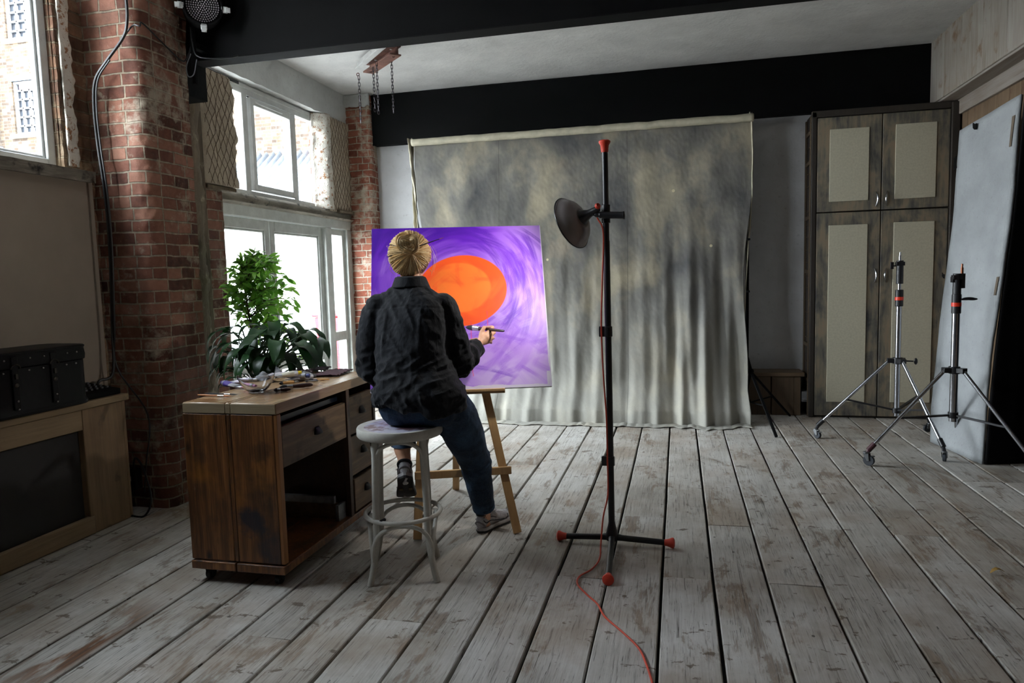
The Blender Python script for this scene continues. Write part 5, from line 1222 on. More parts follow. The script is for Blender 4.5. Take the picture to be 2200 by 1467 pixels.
for px, py in ((562, 545), (575, 556), (600, 560), (590, 585), (622, 600), (500, 590), (490, 615), (630, 640), (520, 575), (540, 600), (505, 660), (510, 690), (560, 610), (600, 660), (640, 660), (655, 770), (680, 740), (660, 720), (640, 740), (560, 660), (545, 700), (600, 700)):
    tip = P(px, py, 'y', 4.34+rs2.uniform(-.15, .15)); sprig(trp[int(min(.9, max(.3, (tip.z-.3)/1.3))*len(trp))], tip, 12, .058)
tw.build('trunk', bark, fc); lf.build('leaves', ficus_m, fc, nrm=False)
lo_ = Vector((-2.56, 3.86, 0))
ly_ = thing('peace_lily', 'dark green broad leaved plant drooping over a brown pot behind the desk', 'plant', lo_)
g = G(); g.lathe([(0, .0), (.13, 0), (.14, .02), (.165, .70), (.175, .71), (.175, .765), (.165, .765), (.16, .72), (0, .70)], lo_, (0, 0, 1), 36); pot2 = g.build('pot', plain('brown_glazed_pot', (96, 66, 54), .35), ly_)
g = G(); g.lathe([(0, .725), (.16, .72)], lo_, (0, 0, 1), 24, caps=False); g.build('soil', soil, pot2)
sm, lv = G(), G()
def bigleaf(px, py, yy, bx=0, by=0, w=.055, L=.22, rise=.12, dirp=None):
    """stem from the pot to pixel, blade arching over beyond it"""
    w *= rs2.uniform(.58, .78); L *= rs2.uniform(1.05, 1.3); crl = rs2.uniform(.17, .27); tws = rs2.uniform(-.5, .5)
    j = P(px, py, 'y', yy); b = lo_+Vector((bx, by, .72)); mid = lerp(b, j, .55)+Vector((0, 0, rise))
    sm.tube(spline([b, mid, j], 7), [.0045]*15, 6); out = (j-b); out.z = 0
    if out.length < .02: out = Vector((rs2.uniform(-1, 1), -1, 0))
    out.normalize()
    if dirp is not None: out = Vector(dirp).normalized()
    n = 10; rows = []; side = out.cross(Vector((0, 0, 1))).normalized(); pos = Vector(j); ang = .35
    for i in range(n+1):
        t = i/n; ww = w*(math.sin(PI*min(1, t**.8*.97+.03))**.75); 
        nrm = Vector((0, 0, 1))*math.cos(ang)-out*math.sin(ang)*-1*1.0
        wav = .007*math.sin(t*14+px)
        rows.append((lv.bm.verts.new(pos+side*ww+Vector((0, 0, ww*.28+wav))), lv.bm.verts.new(pos+side*ww*.5+Vector((0, 0, ww*.10))), lv.bm.verts.new(pos), lv.bm.verts.new(pos-side*ww*.5+Vector((0, 0, ww*.10))), lv.bm.verts.new(pos-side*ww+Vector((0, 0, ww*.28-wav)))))
        pos = pos+(out*math.cos(ang)+Vector((0, 0, 1))*math.sin(ang))*L/n; ang -= crl; side = (side+out.cross(side)*tws*.06).normalized()
    for a, b_ in zip(rows, rows[1:]):
        for q in range(4): lv._face((a[q], a[q+1], b_[q+1], b_[q]))
LV = [(500, 712, 3.75, .05, .24, (-1, -.3, 0)), (520, 705, 3.95, .05, .24, (-1, .1, 0)), (548, 706, 3.85, .055, .2, (.9, -.4, 0)), (560, 700, 4.0, .05, .2, (-.5, -.5, 0)), (585, 696, 3.9, .06, .24, (.6, -.8, 0)), (610, 700, 4.1, .055, .25, (1, -.3, 0)),
      (655, 712, 4.2, .05, .22, (1, -.2, 0)), (640, 722, 4.0, .055, .24, (1, -.5, 0)), (668, 735, 4.1, .07, .22, (.9, -.5, 0)), (650, 745, 3.95, .06, .22, (.7, -.7, 0)), (600, 735, 3.7, .065, .24, (.4, -1, 0)), (570, 730, 3.65, .065, .24, (-.2, -1, 0)),
      (540, 735, 3.7, .06, .25, (-.6, -.8, 0)), (515, 742, 3.75, .05, .22, (-1, -.4, 0)), (500, 760, 3.8, .045, .2, (-1, -.2, 0)), (488, 745, 3.9, .045, .2, (-1, 0, 0)), (492, 790, 3.85, .035, .17, (-1, -.2, 0)), (505, 800, 3.75, .03, .14, (-.8, -.5, 0)),
      (620, 760, 3.8, .06, .2, (.6, -.8, 0)), (590, 765, 3.7, .06, .2, (.1, -1, 0)), (560, 765, 3.68, .06, .2, (-.3, -1, 0)), (535, 770, 3.7, .05, .2, (-.6, -.8, 0)), (645, 770, 3.95, .06, .2, (.9, -.4, 0)), (665, 768, 4.1, .055, .16, (.9, -.4, 0)),
      (575, 712, 3.8, .06, .24, (0, -1, 0)), (560, 745, 4.1, .06, .24, (.2, 1, 0)), (600, 720, 4.2, .06, .22, (.6, .8, 0)), (630, 740, 3.8, .06, .24, (.8, -.6, 0)), (612, 745, 3.75, .065, .22, (.3, -1, 0)), (585, 750, 3.66, .06, .22, (-.3, -1, 0)), (548, 752, 3.74, .06, .2, (-.7, -.7, 0))]
LV += [(px+rs2.uniform(-14, 14), py+rs2.uniform(-6, 22), yy+rs2.uniform(-.12, .14), w_*rs2.uniform(.75, 1.05), L_*rs2.uniform(.8, 1.1), (dd[0]+rs2.uniform(-.5, .5), dd[1]+rs2.uniform(-.4, .4), 0)) for (px, py, yy, w_, L_, dd) in LV]
for i, (px, py, yy, w_, L_, dd) in enumerate(LV): bigleaf(px, py, yy, rs2.uniform(-.05, .05), rs2.uniform(-.05, .05), w_, L_, rs2.uniform(.02, .09), dd)
sm.build('stems', plain('dark_green_stem', (34, 66, 32), .5), ly_); lv.build('leaves', lily_m, ly_, nrm=False, solid=.0)
# ------------------------------------------------------------------ the painter
MT['skin'] = None
m = Mat('light_skin', .48, 0, .4); o = m.obj(); m.base(m.ramp(m.noise(o, 18, 4), [(.3, (206, 152, 122)), (.7, (226, 176, 146))])); m.set('Subsurface Weight', .08); m.set('Subsurface Radius', (.01, .004, .002)); m.bump(m.noise(o, 160, 4), .12, .001); MT['skin'] = m.m
m = Mat('black_linen', .8, 0, .2); o = m.obj(); n1 = m.noise(o, 7, 5, .6); wv = m.noise(m.mapv(o, (1, 1, 1)), 420, 2)
m.base(m.ramp(n1, [(.3, (12, 14, 19)), (.7, (25, 28, 35))])); m.set('Sheen Weight', .12); m.set('Sheen Roughness', .4)
m.bump(m.math('ADD', m.math('MULTIPLY', m.noise(m.mapv(o, (1, 1, .5), (0, 0, 0), (.3, .5, .2)), 26, 5, .6, .8), .7), m.math('MULTIPLY', wv, .12)), .85, .009); MT['linen'] = m.m
m = Mat('dark_blue_denim', .8, 0, .3); o = m.obj(); n1 = m.noise(o, 9, 5, .6); wv = m.noise(m.mapv(o, (300, 300, 90)), 1, 2)
c = m.ramp(n1, [(.3, (22, 34, 50)), (.5, (32, 50, 72)), (.72, (52, 76, 102))]); c = m.mix(m.math('MULTIPLY', m.thr(wv, .5, .8), .25), c, (110, 132, 156))
m.base(c); m.bump(m.math('ADD', m.noise(o, 34, 5, .6, .6), m.math('MULTIPLY', wv, .15)), .4, .006); MT['denim'] = m.m
pr_ = thing('person', 'person in black shirt and jeans, hair in a bun, painting while sitting on the stool', 'person', (-1.2, 3.1, 0))
def chain_(g, pts, rad, k=10, n=14):
    """tapering limb with round joints"""
    q = spline(pts, k) if len(pts) > 2 else [lerp(Vector(pts[0]), Vector(pts[1]), i/k) for i in range(k+1)]
    m_ = len(q); rr = []
    for i in range(m_):
        t = i/(m_-1)*(len(rad)-1); a = min(int(t), len(rad)-2); f = t-a; f = f*f*(3-2*f); rr.append(lerp(rad[a], rad[a+1], f))
    g.tube(q, rr, n); g.ell(q[0], (rr[0],)*3, nu=n, nv=8); g.ell(q[-1], (rr[-1],)*3, nu=n, nv=8)
hc = Vector((-1.262, 3.215, 1.497))
fwd = Vector((-.27, .70, -.64)).normalized(); upv = Vector((-.24, .60, .77)); upv = (upv-fwd*upv.dot(fwd)).normalized(); _sd = fwd.cross(upv)
Msh = Matrix((_sd, fwd, upv)).transposed().to_4x4(); Msh.translation = P(873, 1064, 'y', 3.213)-fwd*.135+upv*.004
shR, mR, eR = Vector((-1.092, 3.17, 1.245)), Vector((-1.058, 3.19, 1.10)), Vector((-1.045, 3.245, .975))
cuR = P(1016, 751, 'y', 3.41); wr = P(1026, 739, 'y', 3.50)
shL, mL, eL = Vector((-1.415, 3.14, 1.245)), Vector((-1.436, 3.10, 1.10)), Vector((-1.43, 3.09, .955))
cuL, wL = Vector((-1.365, 3.30, .885)), Vector((-1.335, 3.36, .880))
hipR, thR, knR, caR, heR, anR = Vector((-1.10, 3.10, .80)), P(991, 928, 'y', 3.28), P(1020, 988, 'y', 3.46), P(1030, 1040, 'y', 3.52), P(1038, 1082, 'y', 3.57), P(1042, 1112, 'y', 3.60)
hipL, knL, heL, anL = Vector((-1.28, 3.10, .80)), Vector((-1.34, 3.43, .765)), None, Msh @ Vector((0, -.022, .112))
heL = P(866, 944, 'y', anL.y+.055)
# brush line in the right hand
B1, B0 = P(1001, 703, 'y', 3.70), P(1083, 711, 'y', 3.50); bq = lambda t: lerp(B1, B0, t)
# --- body: one continuous skin
g = G()
g.ell(hc+Vector((0, .0, .012)), (.075, .095, .098)); g.ell(hc+Vector((0, .045, -.045)), (.055, .055, .06)); g.ell(hc+Vector((0, .075, -.085)), (.03, .03, .022))
g.ell(hc+Vector((0, .104, -.012)), (.011, .018, .022)); g.ell(hc+Vector((0, .112, -.026)), (.015, .014, .010))      # nose
for s in (-1, 1):
    g.ell(hc+Vector((s*.078, .005, -.012)), (.010, .020, .032), Matrix.Rotation(s*.3, 3, 'Z')); g.ell(hc+Vector((s*.03, .086, .022)), (.018, .014, .006)); g.ell(hc+Vector((s*.04, .078, -.028)), (.02, .02, .018))
g.ell(hc+Vector((0, .096, -.055)), (.022, .010, .006)); g.ell(hc+Vector((0, .094, -.064)), (.018, .010, .006))
chain_(g, [hc+Vector((0, -.01, -.06)), Vector((-1.258, 3.19, 1.38)), Vector((-1.25, 3.165, 1.30))], [.054, .050, .055])
chain_(g, [Vector((-1.25, 3.16, 1.20)), Vector((-1.23, 3.12, 1.05)), Vector((-1.19, 3.09, .86))], [.09, .09, .10])
for a, b in ((shR, Vector((-1.2, 3.16, 1.27))), (shL, Vector((-1.3, 3.15, 1.27)))): chain_(g, [a, b], [.05, .06])
chain_(g, [shR, mR, eR], [.048, .042, .038]); chain_(g, [eR, cuR, wr], [.040, .034, .0265]); chain_(g, [shL, mL, eL], [.048, .042, .038]); chain_(g, [eL, cuL, wL], [.038, .034, .026])
chain_(g, [hipR, thR, knR], [.09, .07, .05]); chain_(g, [knR, caR, anR], [.048, .046, .034]); chain_(g, [hipL, knL], [.09, .05]); chain_(g, [knL, heL, anL], [.05, .046, .033])
footR = anR+Vector((.02, .06, -.055)); chain_(g, [anR, anR+Vector((.002, .004, -.05)), anR+Vector((.03, .075, -.072))], [.033, .029, .020])
chain_(g, [anL, Msh @ Vector((0, -.015, .06)), Msh @ Vector((0, .05, .04))], [.032, .029, .020])
# right hand: palm, four unequal fingers curled round the brush, thumb pressing from the side
kn_ = [P(1052, 711, 'y', 3.575), P(1057, 718, 'y', 3.57), P(1057, 726, 'y', 3.565), P(1053, 733, 'y', 3.56)]
for k_ in kn_: chain_(g, [wr, lerp(wr, k_, .5)+Vector((-.002, -.003, .0)), k_], [.019, .0145, .0115], 6, 10)
g.ell(lerp(wr, kn_[1], .55)+Vector((0, .008, 0)), (.026, .022, .026))
Q = bq(.47)
chain_(g, [kn_[0], P(1059, 703, 'y', 3.60), Q+Vector((.016, .016, .008)), Q+Vector((-.004, .014, .004))], [.0100, .0092, .0084, .0072], 6, 10)
chain_(g, [kn_[1], P(1062, 714, 'y', 3.60), P(1055, 713, 'y', 3.625), P(1046, 713, 'y', 3.615)], [.0102, .0094, .0086, .0072], 6, 10)
chain_(g, [kn_[2], P(1060, 726, 'y', 3.60), P(1052, 724, 'y', 3.622), P(1043, 722, 'y', 3.61)], [.0098, .0090, .0082, .0070], 6, 10)
chain_(g, [kn_[3], P(1055, 736, 'y', 3.59), P(1048, 733, 'y', 3.61), P(1040, 730, 'y', 3.60)], [.0090, .0082, .0074, .0064], 6, 10)
chain_(g, [lerp(wr, kn_[0], .25), P(1034, 716, 'y', 3.545), P(1040, 704, 'y', 3.565), Q+Vector((.004, -.012, .004))], [.0145, .0125, .0105, .0085], 7, 10)
# left hand resting on the thigh
hd = Vector((.03, .075, -.015))
for k, (ox, L) in enumerate(((-.024, .062), (-.008, .072), (.009, .067), (.025, .052))):
    s_ = Vector((ox, 0, 0)); k0 = wL+hd+s_; chain_(g, [wL, lerp(wL, k0, .6), k0], [.018, .014, .011], 5, 10); chain_(g, [k0, k0+Vector((.004, L*.5, -.002)), k0+Vector((.004, L*.85, -.022))], [.010, .009, .007], 5, 10)
chain_(g, [wL+Vector((.016, .02, 0)), wL+Vector((.045, .045, -.005)), wL+Vector((.056, .075, -.012))], [.013, .011, .008], 5, 10)
def seatflat(p, n):
    r = math.hypot(p.x-SC.x, p.y-SC.y)
    if r < .212 and .62 < p.z < .716: p.z = .716
    return p
bmsh = organic(g, .0042, 3, seatflat); bmsh.materials.clear(); bmsh.materials.append(MT['skin'])
body = link_mesh('body', bmsh, pr_)
g = G()
for s in (-1, 1): g.ell(hc+Vector((s*.03, .089, .006)), (.012, .008, .0085))
g.build('eye', plain('eye_white', (226, 222, 216), .2), body)
g = G(); c_ = P(1045, 1113, 'y', 3.562)
# --- shirt
g = G()
SEC = [(-1.185, 3.055, .800, .200, .150), (-1.187, 3.06, .85, .212, .160), (-1.20, 3.075, .90, .196, .152), (-1.218, 3.095, .96, .172, .140), (-1.23, 3.11, 1.03, .170, .136), (-1.24, 3.13, 1.11, .183, .136),
       (-1.248, 3.145, 1.19, .194, .130), (-1.252, 3.155, 1.25, .190, .115), (-1.253, 3.163, 1.29, .160, .098), (-1.255, 3.17, 1.325, .115, .082), (-1.257, 3.178, 1.355, .072, .068), (-1.258, 3.183, 1.372, .058, .058)]
yw = -.16; rg = []
for i in range(len(SEC)*4-3):
    t = i/4; a = min(int(t), len(SEC)-2); f = t-a; s_ = [lerp(SEC[a][q], SEC[a+1][q], f) for q in range(5)]; r_ = []
    for k in range(36):
        th = 2*PI*k/36; ex_, ey_ = s_[3]*math.copysign(abs(math.cos(th))**.9, math.cos(th)), s_[4]*math.copysign(abs(math.sin(th))**.9, math.sin(th))
        w_ = yw*sst(.9, 1.2, s_[2]); hemz = 0
        if i == 0: hemz = -.02*math.cos(th)*1+.015*math.sin(th*2)
        r_.append(Vector((s_[0]+ex_*math.cos(w_)-ey_*math.sin(w_), s_[1]+ex_*math.sin(w_)+ey_*math.cos(w_), s_[2]+hemz)))
    rg.append(r_)
g.rings(rg)
chain_(g, [shR+Vector((-.05, 0, .0)), shR, mR, eR], [.060, .066, .064, .058]); chain_(g, [eR, lerp(eR, cuR, .5)+Vector((0, 0, -.006)), cuR], [.060, .056, .046])
chain_(g, [shL+Vector((.05, 0, .0)), shL, mL, eL], [.060, .066, .064, .058]); chain_(g, [eL, lerp(eL, cuL, .5), cuL], [.058, .054, .046])
chain_(g, [shR+Vector((-.01, 0, .01)), Vector((-1.20, 3.17, 1.30))], [.052, .06]); chain_(g, [shL+Vector((.01, 0, .01)), Vector((-1.31, 3.16, 1.30))], [.052, .06])
dR = (cuR-eR).normalized()
g.tube([cuR-dR*.012, cuR+dR*.022], [.047, .045], 20); dL = (cuL-eL).normalized(); g.tube([cuL-dL*.012, cuL+dL*.022], [.047, .045], 20)
def wr_shirt(p, n):
    x, y, z = p
    d = 0
    w = sst(1.12, .92, z)                       # folds gather at the waist
    rid = lambda v: 1-abs(v)*2
    d += .012*w*rid(nz(x*5+z*9, y*5, z*20-x*12))
    d += .009*rid(nz(x*14+z*3, y*10, z*4+1.7))*sst(1.33, 1.15, z)
    d += .007*rid(nz(x*9+4, y*9, z*15+x*16))
    arm = max(0, 1-(p-eR).length/.16)+max(0, 1-(p-eL).length/.16); d += .014*arm*rid(nz(x*12, y*22, z*26))
    d += .0020*nz(x*60, y*60, z*60)
    # box pleat and yoke seam of the back
    if y < 3.16 and abs(x+1.25) < .19: d += .0022*math.exp(-((z-1.262+.02*abs(x+1.25)*4)/.004)**2)*-1 + .005*math.exp(-((x+1.33)/.010)**2)*sst(1.27, 1.2, z)*sst(.95, 1.1, z)+.005*math.exp(-((x+1.155)/.010)**2)*sst(1.27, 1.2, z)*sst(.95, 1.1, z)
    hem = sst(.85, .80, z); d += hem*.012*math.sin(math.atan2(y-3.06, x+1.19)*7+1)
    return p+n*(d-.003)
ms = organic(g, .0052, 5, wr_shirt); ms.materials.clear(); ms.materials.append(MT['linen'])
shirt = link_mesh('shirt', ms, pr_)
g = G(); cc_ = Vector((-1.258, 3.186, 0))
def collar(u, v):
    a = u*2*PI-PI/2; front = max(0, math.sin(a)); r0 = .0665+.002*math.sin(a*3)
    z = 1.352+.048*math.sin(min(1, v*1.9)*PI/2) if v < .52 else lerp(1.400, 1.348, (v-.52)/.48)
    r = r0+(.000 if v < .52 else lerp(.002, .022, (v-.52)/.48))-.006*sst(0, .5, v)*(v < .52)
    z += -.03*front; return cc_+Vector((r*1.06*math.cos(a), r*math.sin(a), z))
g.grid(collar, 60, 14, closed_u=True); g.build('collar', MT['linen'], shirt, solid=.004)
g = G(); 
for cu, dd, e in ((cuR, dR, eR), (cuL, dL, eL)): g.tube([cu+dd*(-.016), cu+dd*.0, cu+dd*.02, cu+dd*.024, cu+dd*.02], [.0475, .0495, .0485, .044, .038], 28, caps=False)
g.build('cuff', MT['linen'], shirt, solid=.003)
# --- jeans
g = G()
g.ell((-1.188, 3.07, .815), (.197, .155, .12)); g.ell((-1.10, 3.06, .79), (.11, .13, .10)); g.ell((-1.275, 3.06, .79), (.11, .13, .10))
chain_(g, [hipR+Vector((.01, .0, 0)), lerp(hipR, thR, .5)+Vector((.015, 0, .012)), thR+Vector((.006, 0, .004)), knR], [.112, .112, .104, .082], 10, 22)
chain_(g, [knR, caR, heR], [.082, .072, .060], 10, 20); g.tube([heR+(heR-caR).normalized()*-.01, heR+(heR-caR).normalized()*.03], [.060, .057], 22)
chain_(g, [hipL, lerp(hipL, knL, .5)+Vector((0, 0, .01)), knL], [.105, .092, .066], 10, 22); chain_(g, [knL, heL], [.066, .056], 10, 20)
dHL = (anL-heL).normalized(); g.tube([heL, heL+dHL*.03], [.057, .060], 20)
def wr_j(p, n):
    x, y, z = p; rid = lambda v: 1-abs(v)*2
    kn = max(0, 1-(p-knR).length/.13)+max(0, 1-(p-knL).length/.12); hip = max(0, 1-(p-hipR-Vector((.04, .02, 0))).length/.16)
    d = .016*kn*rid(nz(x*6, y*12, z*30))+.011*hip*rid(nz(x*16+z*14, y*10, z*12))+.003*rid(nz(x*10, y*10, z*14))+.0012*nz(x*50, y*50, z*50)
    low = sst(.22, .14, z); d += low*.005*rid(nz(x*9, y*9, z*42))
    q = p+n*(d-.002)
    r = math.hypot(q.x-SC.x, q.y-SC.y)
    if r < .212 and q.z < .7105 and q.z > .62: q.z = .7105 if r < .2 else lerp(.7105, q.z, (r-.2)/.012)
    return q
mj = organic(g, .0055, 5, wr_j); mj.materials.clear(); mj.materials.append(MT['denim']); jeans = link_mesh('jeans', mj, pr_)
g = G(); dh = (heR-caR).normalized(); g.tube([heR+dh*.004, heR+dh*.026, heR+dh*.032, heR+dh*.026], [.0610, .0600, .055, .048], 28, caps=False); g.build('hem', MT['denim'], jeans, solid=.003); g = G()
g.tube([heL+dHL*.006, heL+dHL*.026, heL+dHL*.034, heL+dHL*.026], [.0605, .0625, .057, .050], 26, caps=False); g.build('hem', MT['denim'], jeans, solid=.003)
g = G()   # patch pocket on the right hip
pk = [P(961, 868, 'y', 3.0), P(985, 856, 'y', 3.0), P(1002, 892, 'y', 3.0), P(984, 902, 'y', 3.0), P(970, 893, 'y', 3.0)]
g.bm.free()
# --- shoes
def shoe(M_, label):
    t = G(); prof = []
    Y = [-.072, -.066, -.045, -.01, .03, .07, .11, .15, .185, .205, .212]
    Wd = [.014, .026, .034, .035, .034, .038, .044, .047, .042, .028, .012]
    Hh = [.060, .080, .088, .088, .081, .070, .058, .050, .044, .036, .026]
    rr = []
    for y, w, h in zip(Y, Wd, Hh):
        r_ = []
        for k in range(22):
            a = 2*PI*k/22; cx_ = math.cos(a)*w*(1-(.28 if y > .05 else .02)*max(0, math.sin(a))); cz_ = .014+h*(.5+.5*math.sin(a)) if math.sin(a) > 0 else .014+h*.5*(1+math.sin(a)*1.0)
            r_.append(M_ @ Vector((cx_, y, cz_)))
        rr.append(r_)
    t.rings(rr); up = t.build('shoe', MT['shoe_up'], pr_, sub=1)
    s_ = G(); out = []
    def wsole(y): return np.interp(y, Y, Wd)+.004
    ys_ = np.linspace(-.078, .218, 30); L_ = [(wsole(y)*min(1, ((y+.078)/.03+.35), ((.218-y)/.03+.35)), y) for y in ys_]; R_ = [(-w*.96, y) for w, y in reversed(L_)]
    loop = L_+R_; rs_ = []
    for z, k in ((-.004, .93), (.0, 1.0), (.007, 1.02), (.008, .98)): rs_.append([M_ @ Vector((x*k, y*(1 if k < 1 else 1.005), z+.022*sst(.13, .22, y)+.012*sst(-.03, -.08, y)*0)) for x, y in loop])
    s_.rings(rs_); s_.build('sole', MT['shoe_sole'], up)
    s_ = G(); rs_ = []
    for z, k in ((.0075, .99), (.009, 1.015), (.018, 1.02), (.024, .97)): rs_.append([M_ @ Vector((x*k, y, z+.022*sst(.13, .22, y))) for x, y in loop])
    s_.rings(rs_); s_.build('midsole', MT['shoe_mid'], up)
    q = G(); q.tube([M_ @ Vector((.031*math.cos(a), -.028+.040*math.sin(a), .083-.010*math.sin(a)+.006*math.cos(a)**2)) for a in np.linspace(0, 2*PI, 24, endpoint=False)], .0075, 8, True); q.build('collar', MT['shoe_black'], up)
    q = G()
    def sx(y, z):
        w = np.interp(y, Y, Wd); h = np.interp(y, Y, Hh); sa = max(-.95, min(.95, (z-.014)/h*2-1)); return w*math.sqrt(1-sa*sa)*(1-(.28 if y > .05 else .02)*max(0, sa))+.0005
    for sd in (-1, 1):
        q.tube(spline([M_ @ Vector((sd*sx(y, z), y, z)) for y, z in ((-.060, .066), (-.045, .050), (-.01, .054), (.03, .044), (.07, .036), (.11, .030))], 4), .0026, 6)
        q.tube(spline([M_ @ Vector((sd*sx(y, z), y, z)) for y, z in ((-.055, .080), (-.03, .078), (.01, .070), (.04, .058))], 4), .0022, 6)
        q.tube(spline([M_ @ Vector((sd*sx(y, z), y, z)) for y, z in ((.12, .026), (.13, .040), (.14, .052))], 4), .0024, 6)
    q.build('trim', MT['shoe_black'], up)
    q = G()
    for i_, y in enumerate((.045, .065, .085, .105)):
        z = np.interp(y, Y, Hh)+.016; q.tube([M_ @ Vector((x, y+dy, z-abs(x)*.32)) for x, dy in ((-.024, -.008), (0, .004), (.024, .008))], .0032, 6)
    q.tube(spline([M_ @ Vector(v) for v in ((-.005, .04, .100), (-.03, .045, .105), (-.045, .03, .09), (-.03, .02, .088), (-.005, .04, .100))], 5), .0022, 5); q.tube(spline([M_ @ Vector(v) for v in ((.005, .04, .100), (.02, .05, .112), (.035, .04, .1), (.02, .03, .095), (.005, .04, .100))], 5), .0022, 5)
    q.build('laces', MT['shoe_white'], up)
    q = G(); q.rings([[M_ @ Vector((w_*math.cos(a)*.99+0, y, .013+h*(.5+.5*math.sin(a)) if math.sin(a) > 0 else .013+h*.5*(1+math.sin(a)))) for a in np.linspace(0, 2*PI, 20, endpoint=False)] for y, w_, h in ((.158, .0485, .052), (.186, .0435, .0465), (.206, .029, .0385), (.2145, .013, .028))]); q.build('toe_cap', MT['shoe_grey'], up, sub=1)
    q = G(); q.tube(spline([M_ @ Vector((x, y, z)) for x, y, z in ((-.031, -.052, .030), (-.025, -.064, .046), (0, -.073, .056), (.025, -.064, .046), (.031, -.052, .030))], 4), .005, 6); q.build('heel_panel', MT['shoe_grey'], up)
    return up
MT['shoe_mid'] = plain('pale_grey_midsole', (172, 170, 172), .5, 0, .08, 20, .05); MT['shoe_up'] = plain('silver_grey_mesh_trainer', (168, 166, 170), .5, .1, .12, 60, .3); MT['shoe_grey'] = plain('slate_grey_overlay', (122, 116, 120), .45, 0, .1, 20, .1)
MT['shoe_sole'] = plain('black_rubber_sole', (22, 22, 24), .6, 0, .2, 60, .3); MT['shoe_black'] = plain('black_shoe_trim', (24, 26, 34), .5); MT['shoe_white'] = plain('white_laces', (206, 204, 204), .6)
def frame(o_, fwd, up): 
    f = Vector(fwd).normalized(); u = Vector(up); u = (u-f*u.dot(f)).normalized(); s_ = f.cross(u)
    M4 = Matrix((s_, f, u)).transposed().to_4x4(); M4.translation = Vector(o_); return M4
RS = Vector((anR.x-.002, anR.y, .006))+Vector((.40, .92, 0)).normalized()*.018; shoe(frame(RS, (.40, .92, .0), (0, 0, 1)), 'r')
hl = P(872, 1010, 'y', 3.235); fd = Vector((.03, .30, -.92)).normalized()
lsh = shoe(Msh, 'l')
q = G()   # heel pad and arch of the visible sole
q.prism([Msh @ Vector((.016*math.cos(a)*(1 if a < PI else .8), -.02+.022*math.sin(a), -.005)) for a in np.linspace(0, 2*PI, 6, endpoint=False)], (Msh.to_3x3() @ Vector((0, 0, -.003)))); 
q.prism([Msh @ Vector(v) for v in ((-.005, -.04, -.005), (.006, -.038, -.005), (.014, -.07, -.005), (.004, -.074, -.005))], Msh.to_3x3() @ Vector((0, 0, -.002)))
q.build('sole_inset', plain('pale_sole_inset', (196, 194, 196), .5), lsh)
q = G()
for x in (-.025, .022): q.prism([Msh @ Vector((x+dx, y, -.005)) for dx, y in ((-.008, .045), (.010, .04), (.012, .065), (-.004, .07))], Msh.to_3x3() @ Vector((0, 0, -.002)))
q.build('sole_patch', plain('tan_sole_patch', (112, 100, 78), .6), lsh)
# small line tattoo on the right ankle
q = G(); tp_ = P(1043, 1113, 'y', 3.57)
pts = spline([tp_+Vector(v)*.9 for v in ((0, 0, .012), (.008, 0, .006), (.002, 0, -.002), (.010, .002, -.008), (.0, 0, -.016), (-.008, 0, -.004), (-.004, 0, .010), (0, 0, .012))], 5)
dgx = bpy.context.evaluated_depsgraph_get(); dgx.update()
pp_ = []
for p in pts:
    h_, loc, nn_, _i = body.ray_cast(p+Vector((0, -.1, 0))-Vector((0, 0, 0)), Vector((0, 1, 0)))
    if h_: pp_.append(loc+nn_*.0002)
if len(pp_) > 3: q.tube(pp_, .0007, 4); q.build('tattoo', plain('tattoo_ink', (84, 60, 58), .6), body)
else: q.bm.free()
# --- hair
m = Mat('blond_hair', .42, 0, .5); isl = m.geo('Random Per Island'); o = m.obj()
c = m.ramp(isl, [(0, (128, 92, 52)), (.2, (186, 146, 92)), (.5, (224, 190, 134)), (.8, (242, 218, 170)), (1, (250, 236, 202))])
m.base(c); m.bump(m.noise(m.mapv(o, (200, 200, 60)), 1, 3), .2, .001); hair_m = m.m
hm2 = plain('dark_blond_roots', (92, 66, 40), .6, 0, .25, 40, .6)
E_ = hc+Vector((0, -.012, .006)); ER = Vector((.097, .114, .112)); rh = random.Random(3)
def es(d, k=1.0): return E_+Vector((d.x*ER.x, d.y*ER.y, d.z*ER.z))*k
g = G()
rg = []
for i in range(15):
    th = PI*(i+.5)/15*.86; rg.append([es(Vector((math.sin(th)*math.cos(a), math.sin(th)*math.sin(a), math.cos(th))), (.965+.012*math.sin(a*19)) if not (math.sin(a) > .45 and math.cos(th) < .35) else .80) for a in np.linspace(0, 2*PI, 60, endpoint=False)])
g.rings(rg); hs = g.build('hair', hm2, pr_)
bun = P(878, 526, 'y', 3.065); gat = P(884, 541, 'y', 3.085)
gd = Vector(((gat.x-E_.x)/ER.x, (gat.y-E_.y)/ER.y, (gat.z-E_.z)/ER.z)).normalized()
g = G()
def strand(pts, r0, r1=None, n=5): 
    m_ = len(pts); r1 = r0*.55 if r1 is None else r1; g.tube(pts, [lerp(r0, r1, abs(i/(m_-1)*2-1)**2) for i in range(m_)], n, flat=.6)
clumps = [(2*PI*_/110+rh.gauss(0, .02), rh.uniform(-.08, .08), rh.gauss(0, .016)) for _ in range(110)]
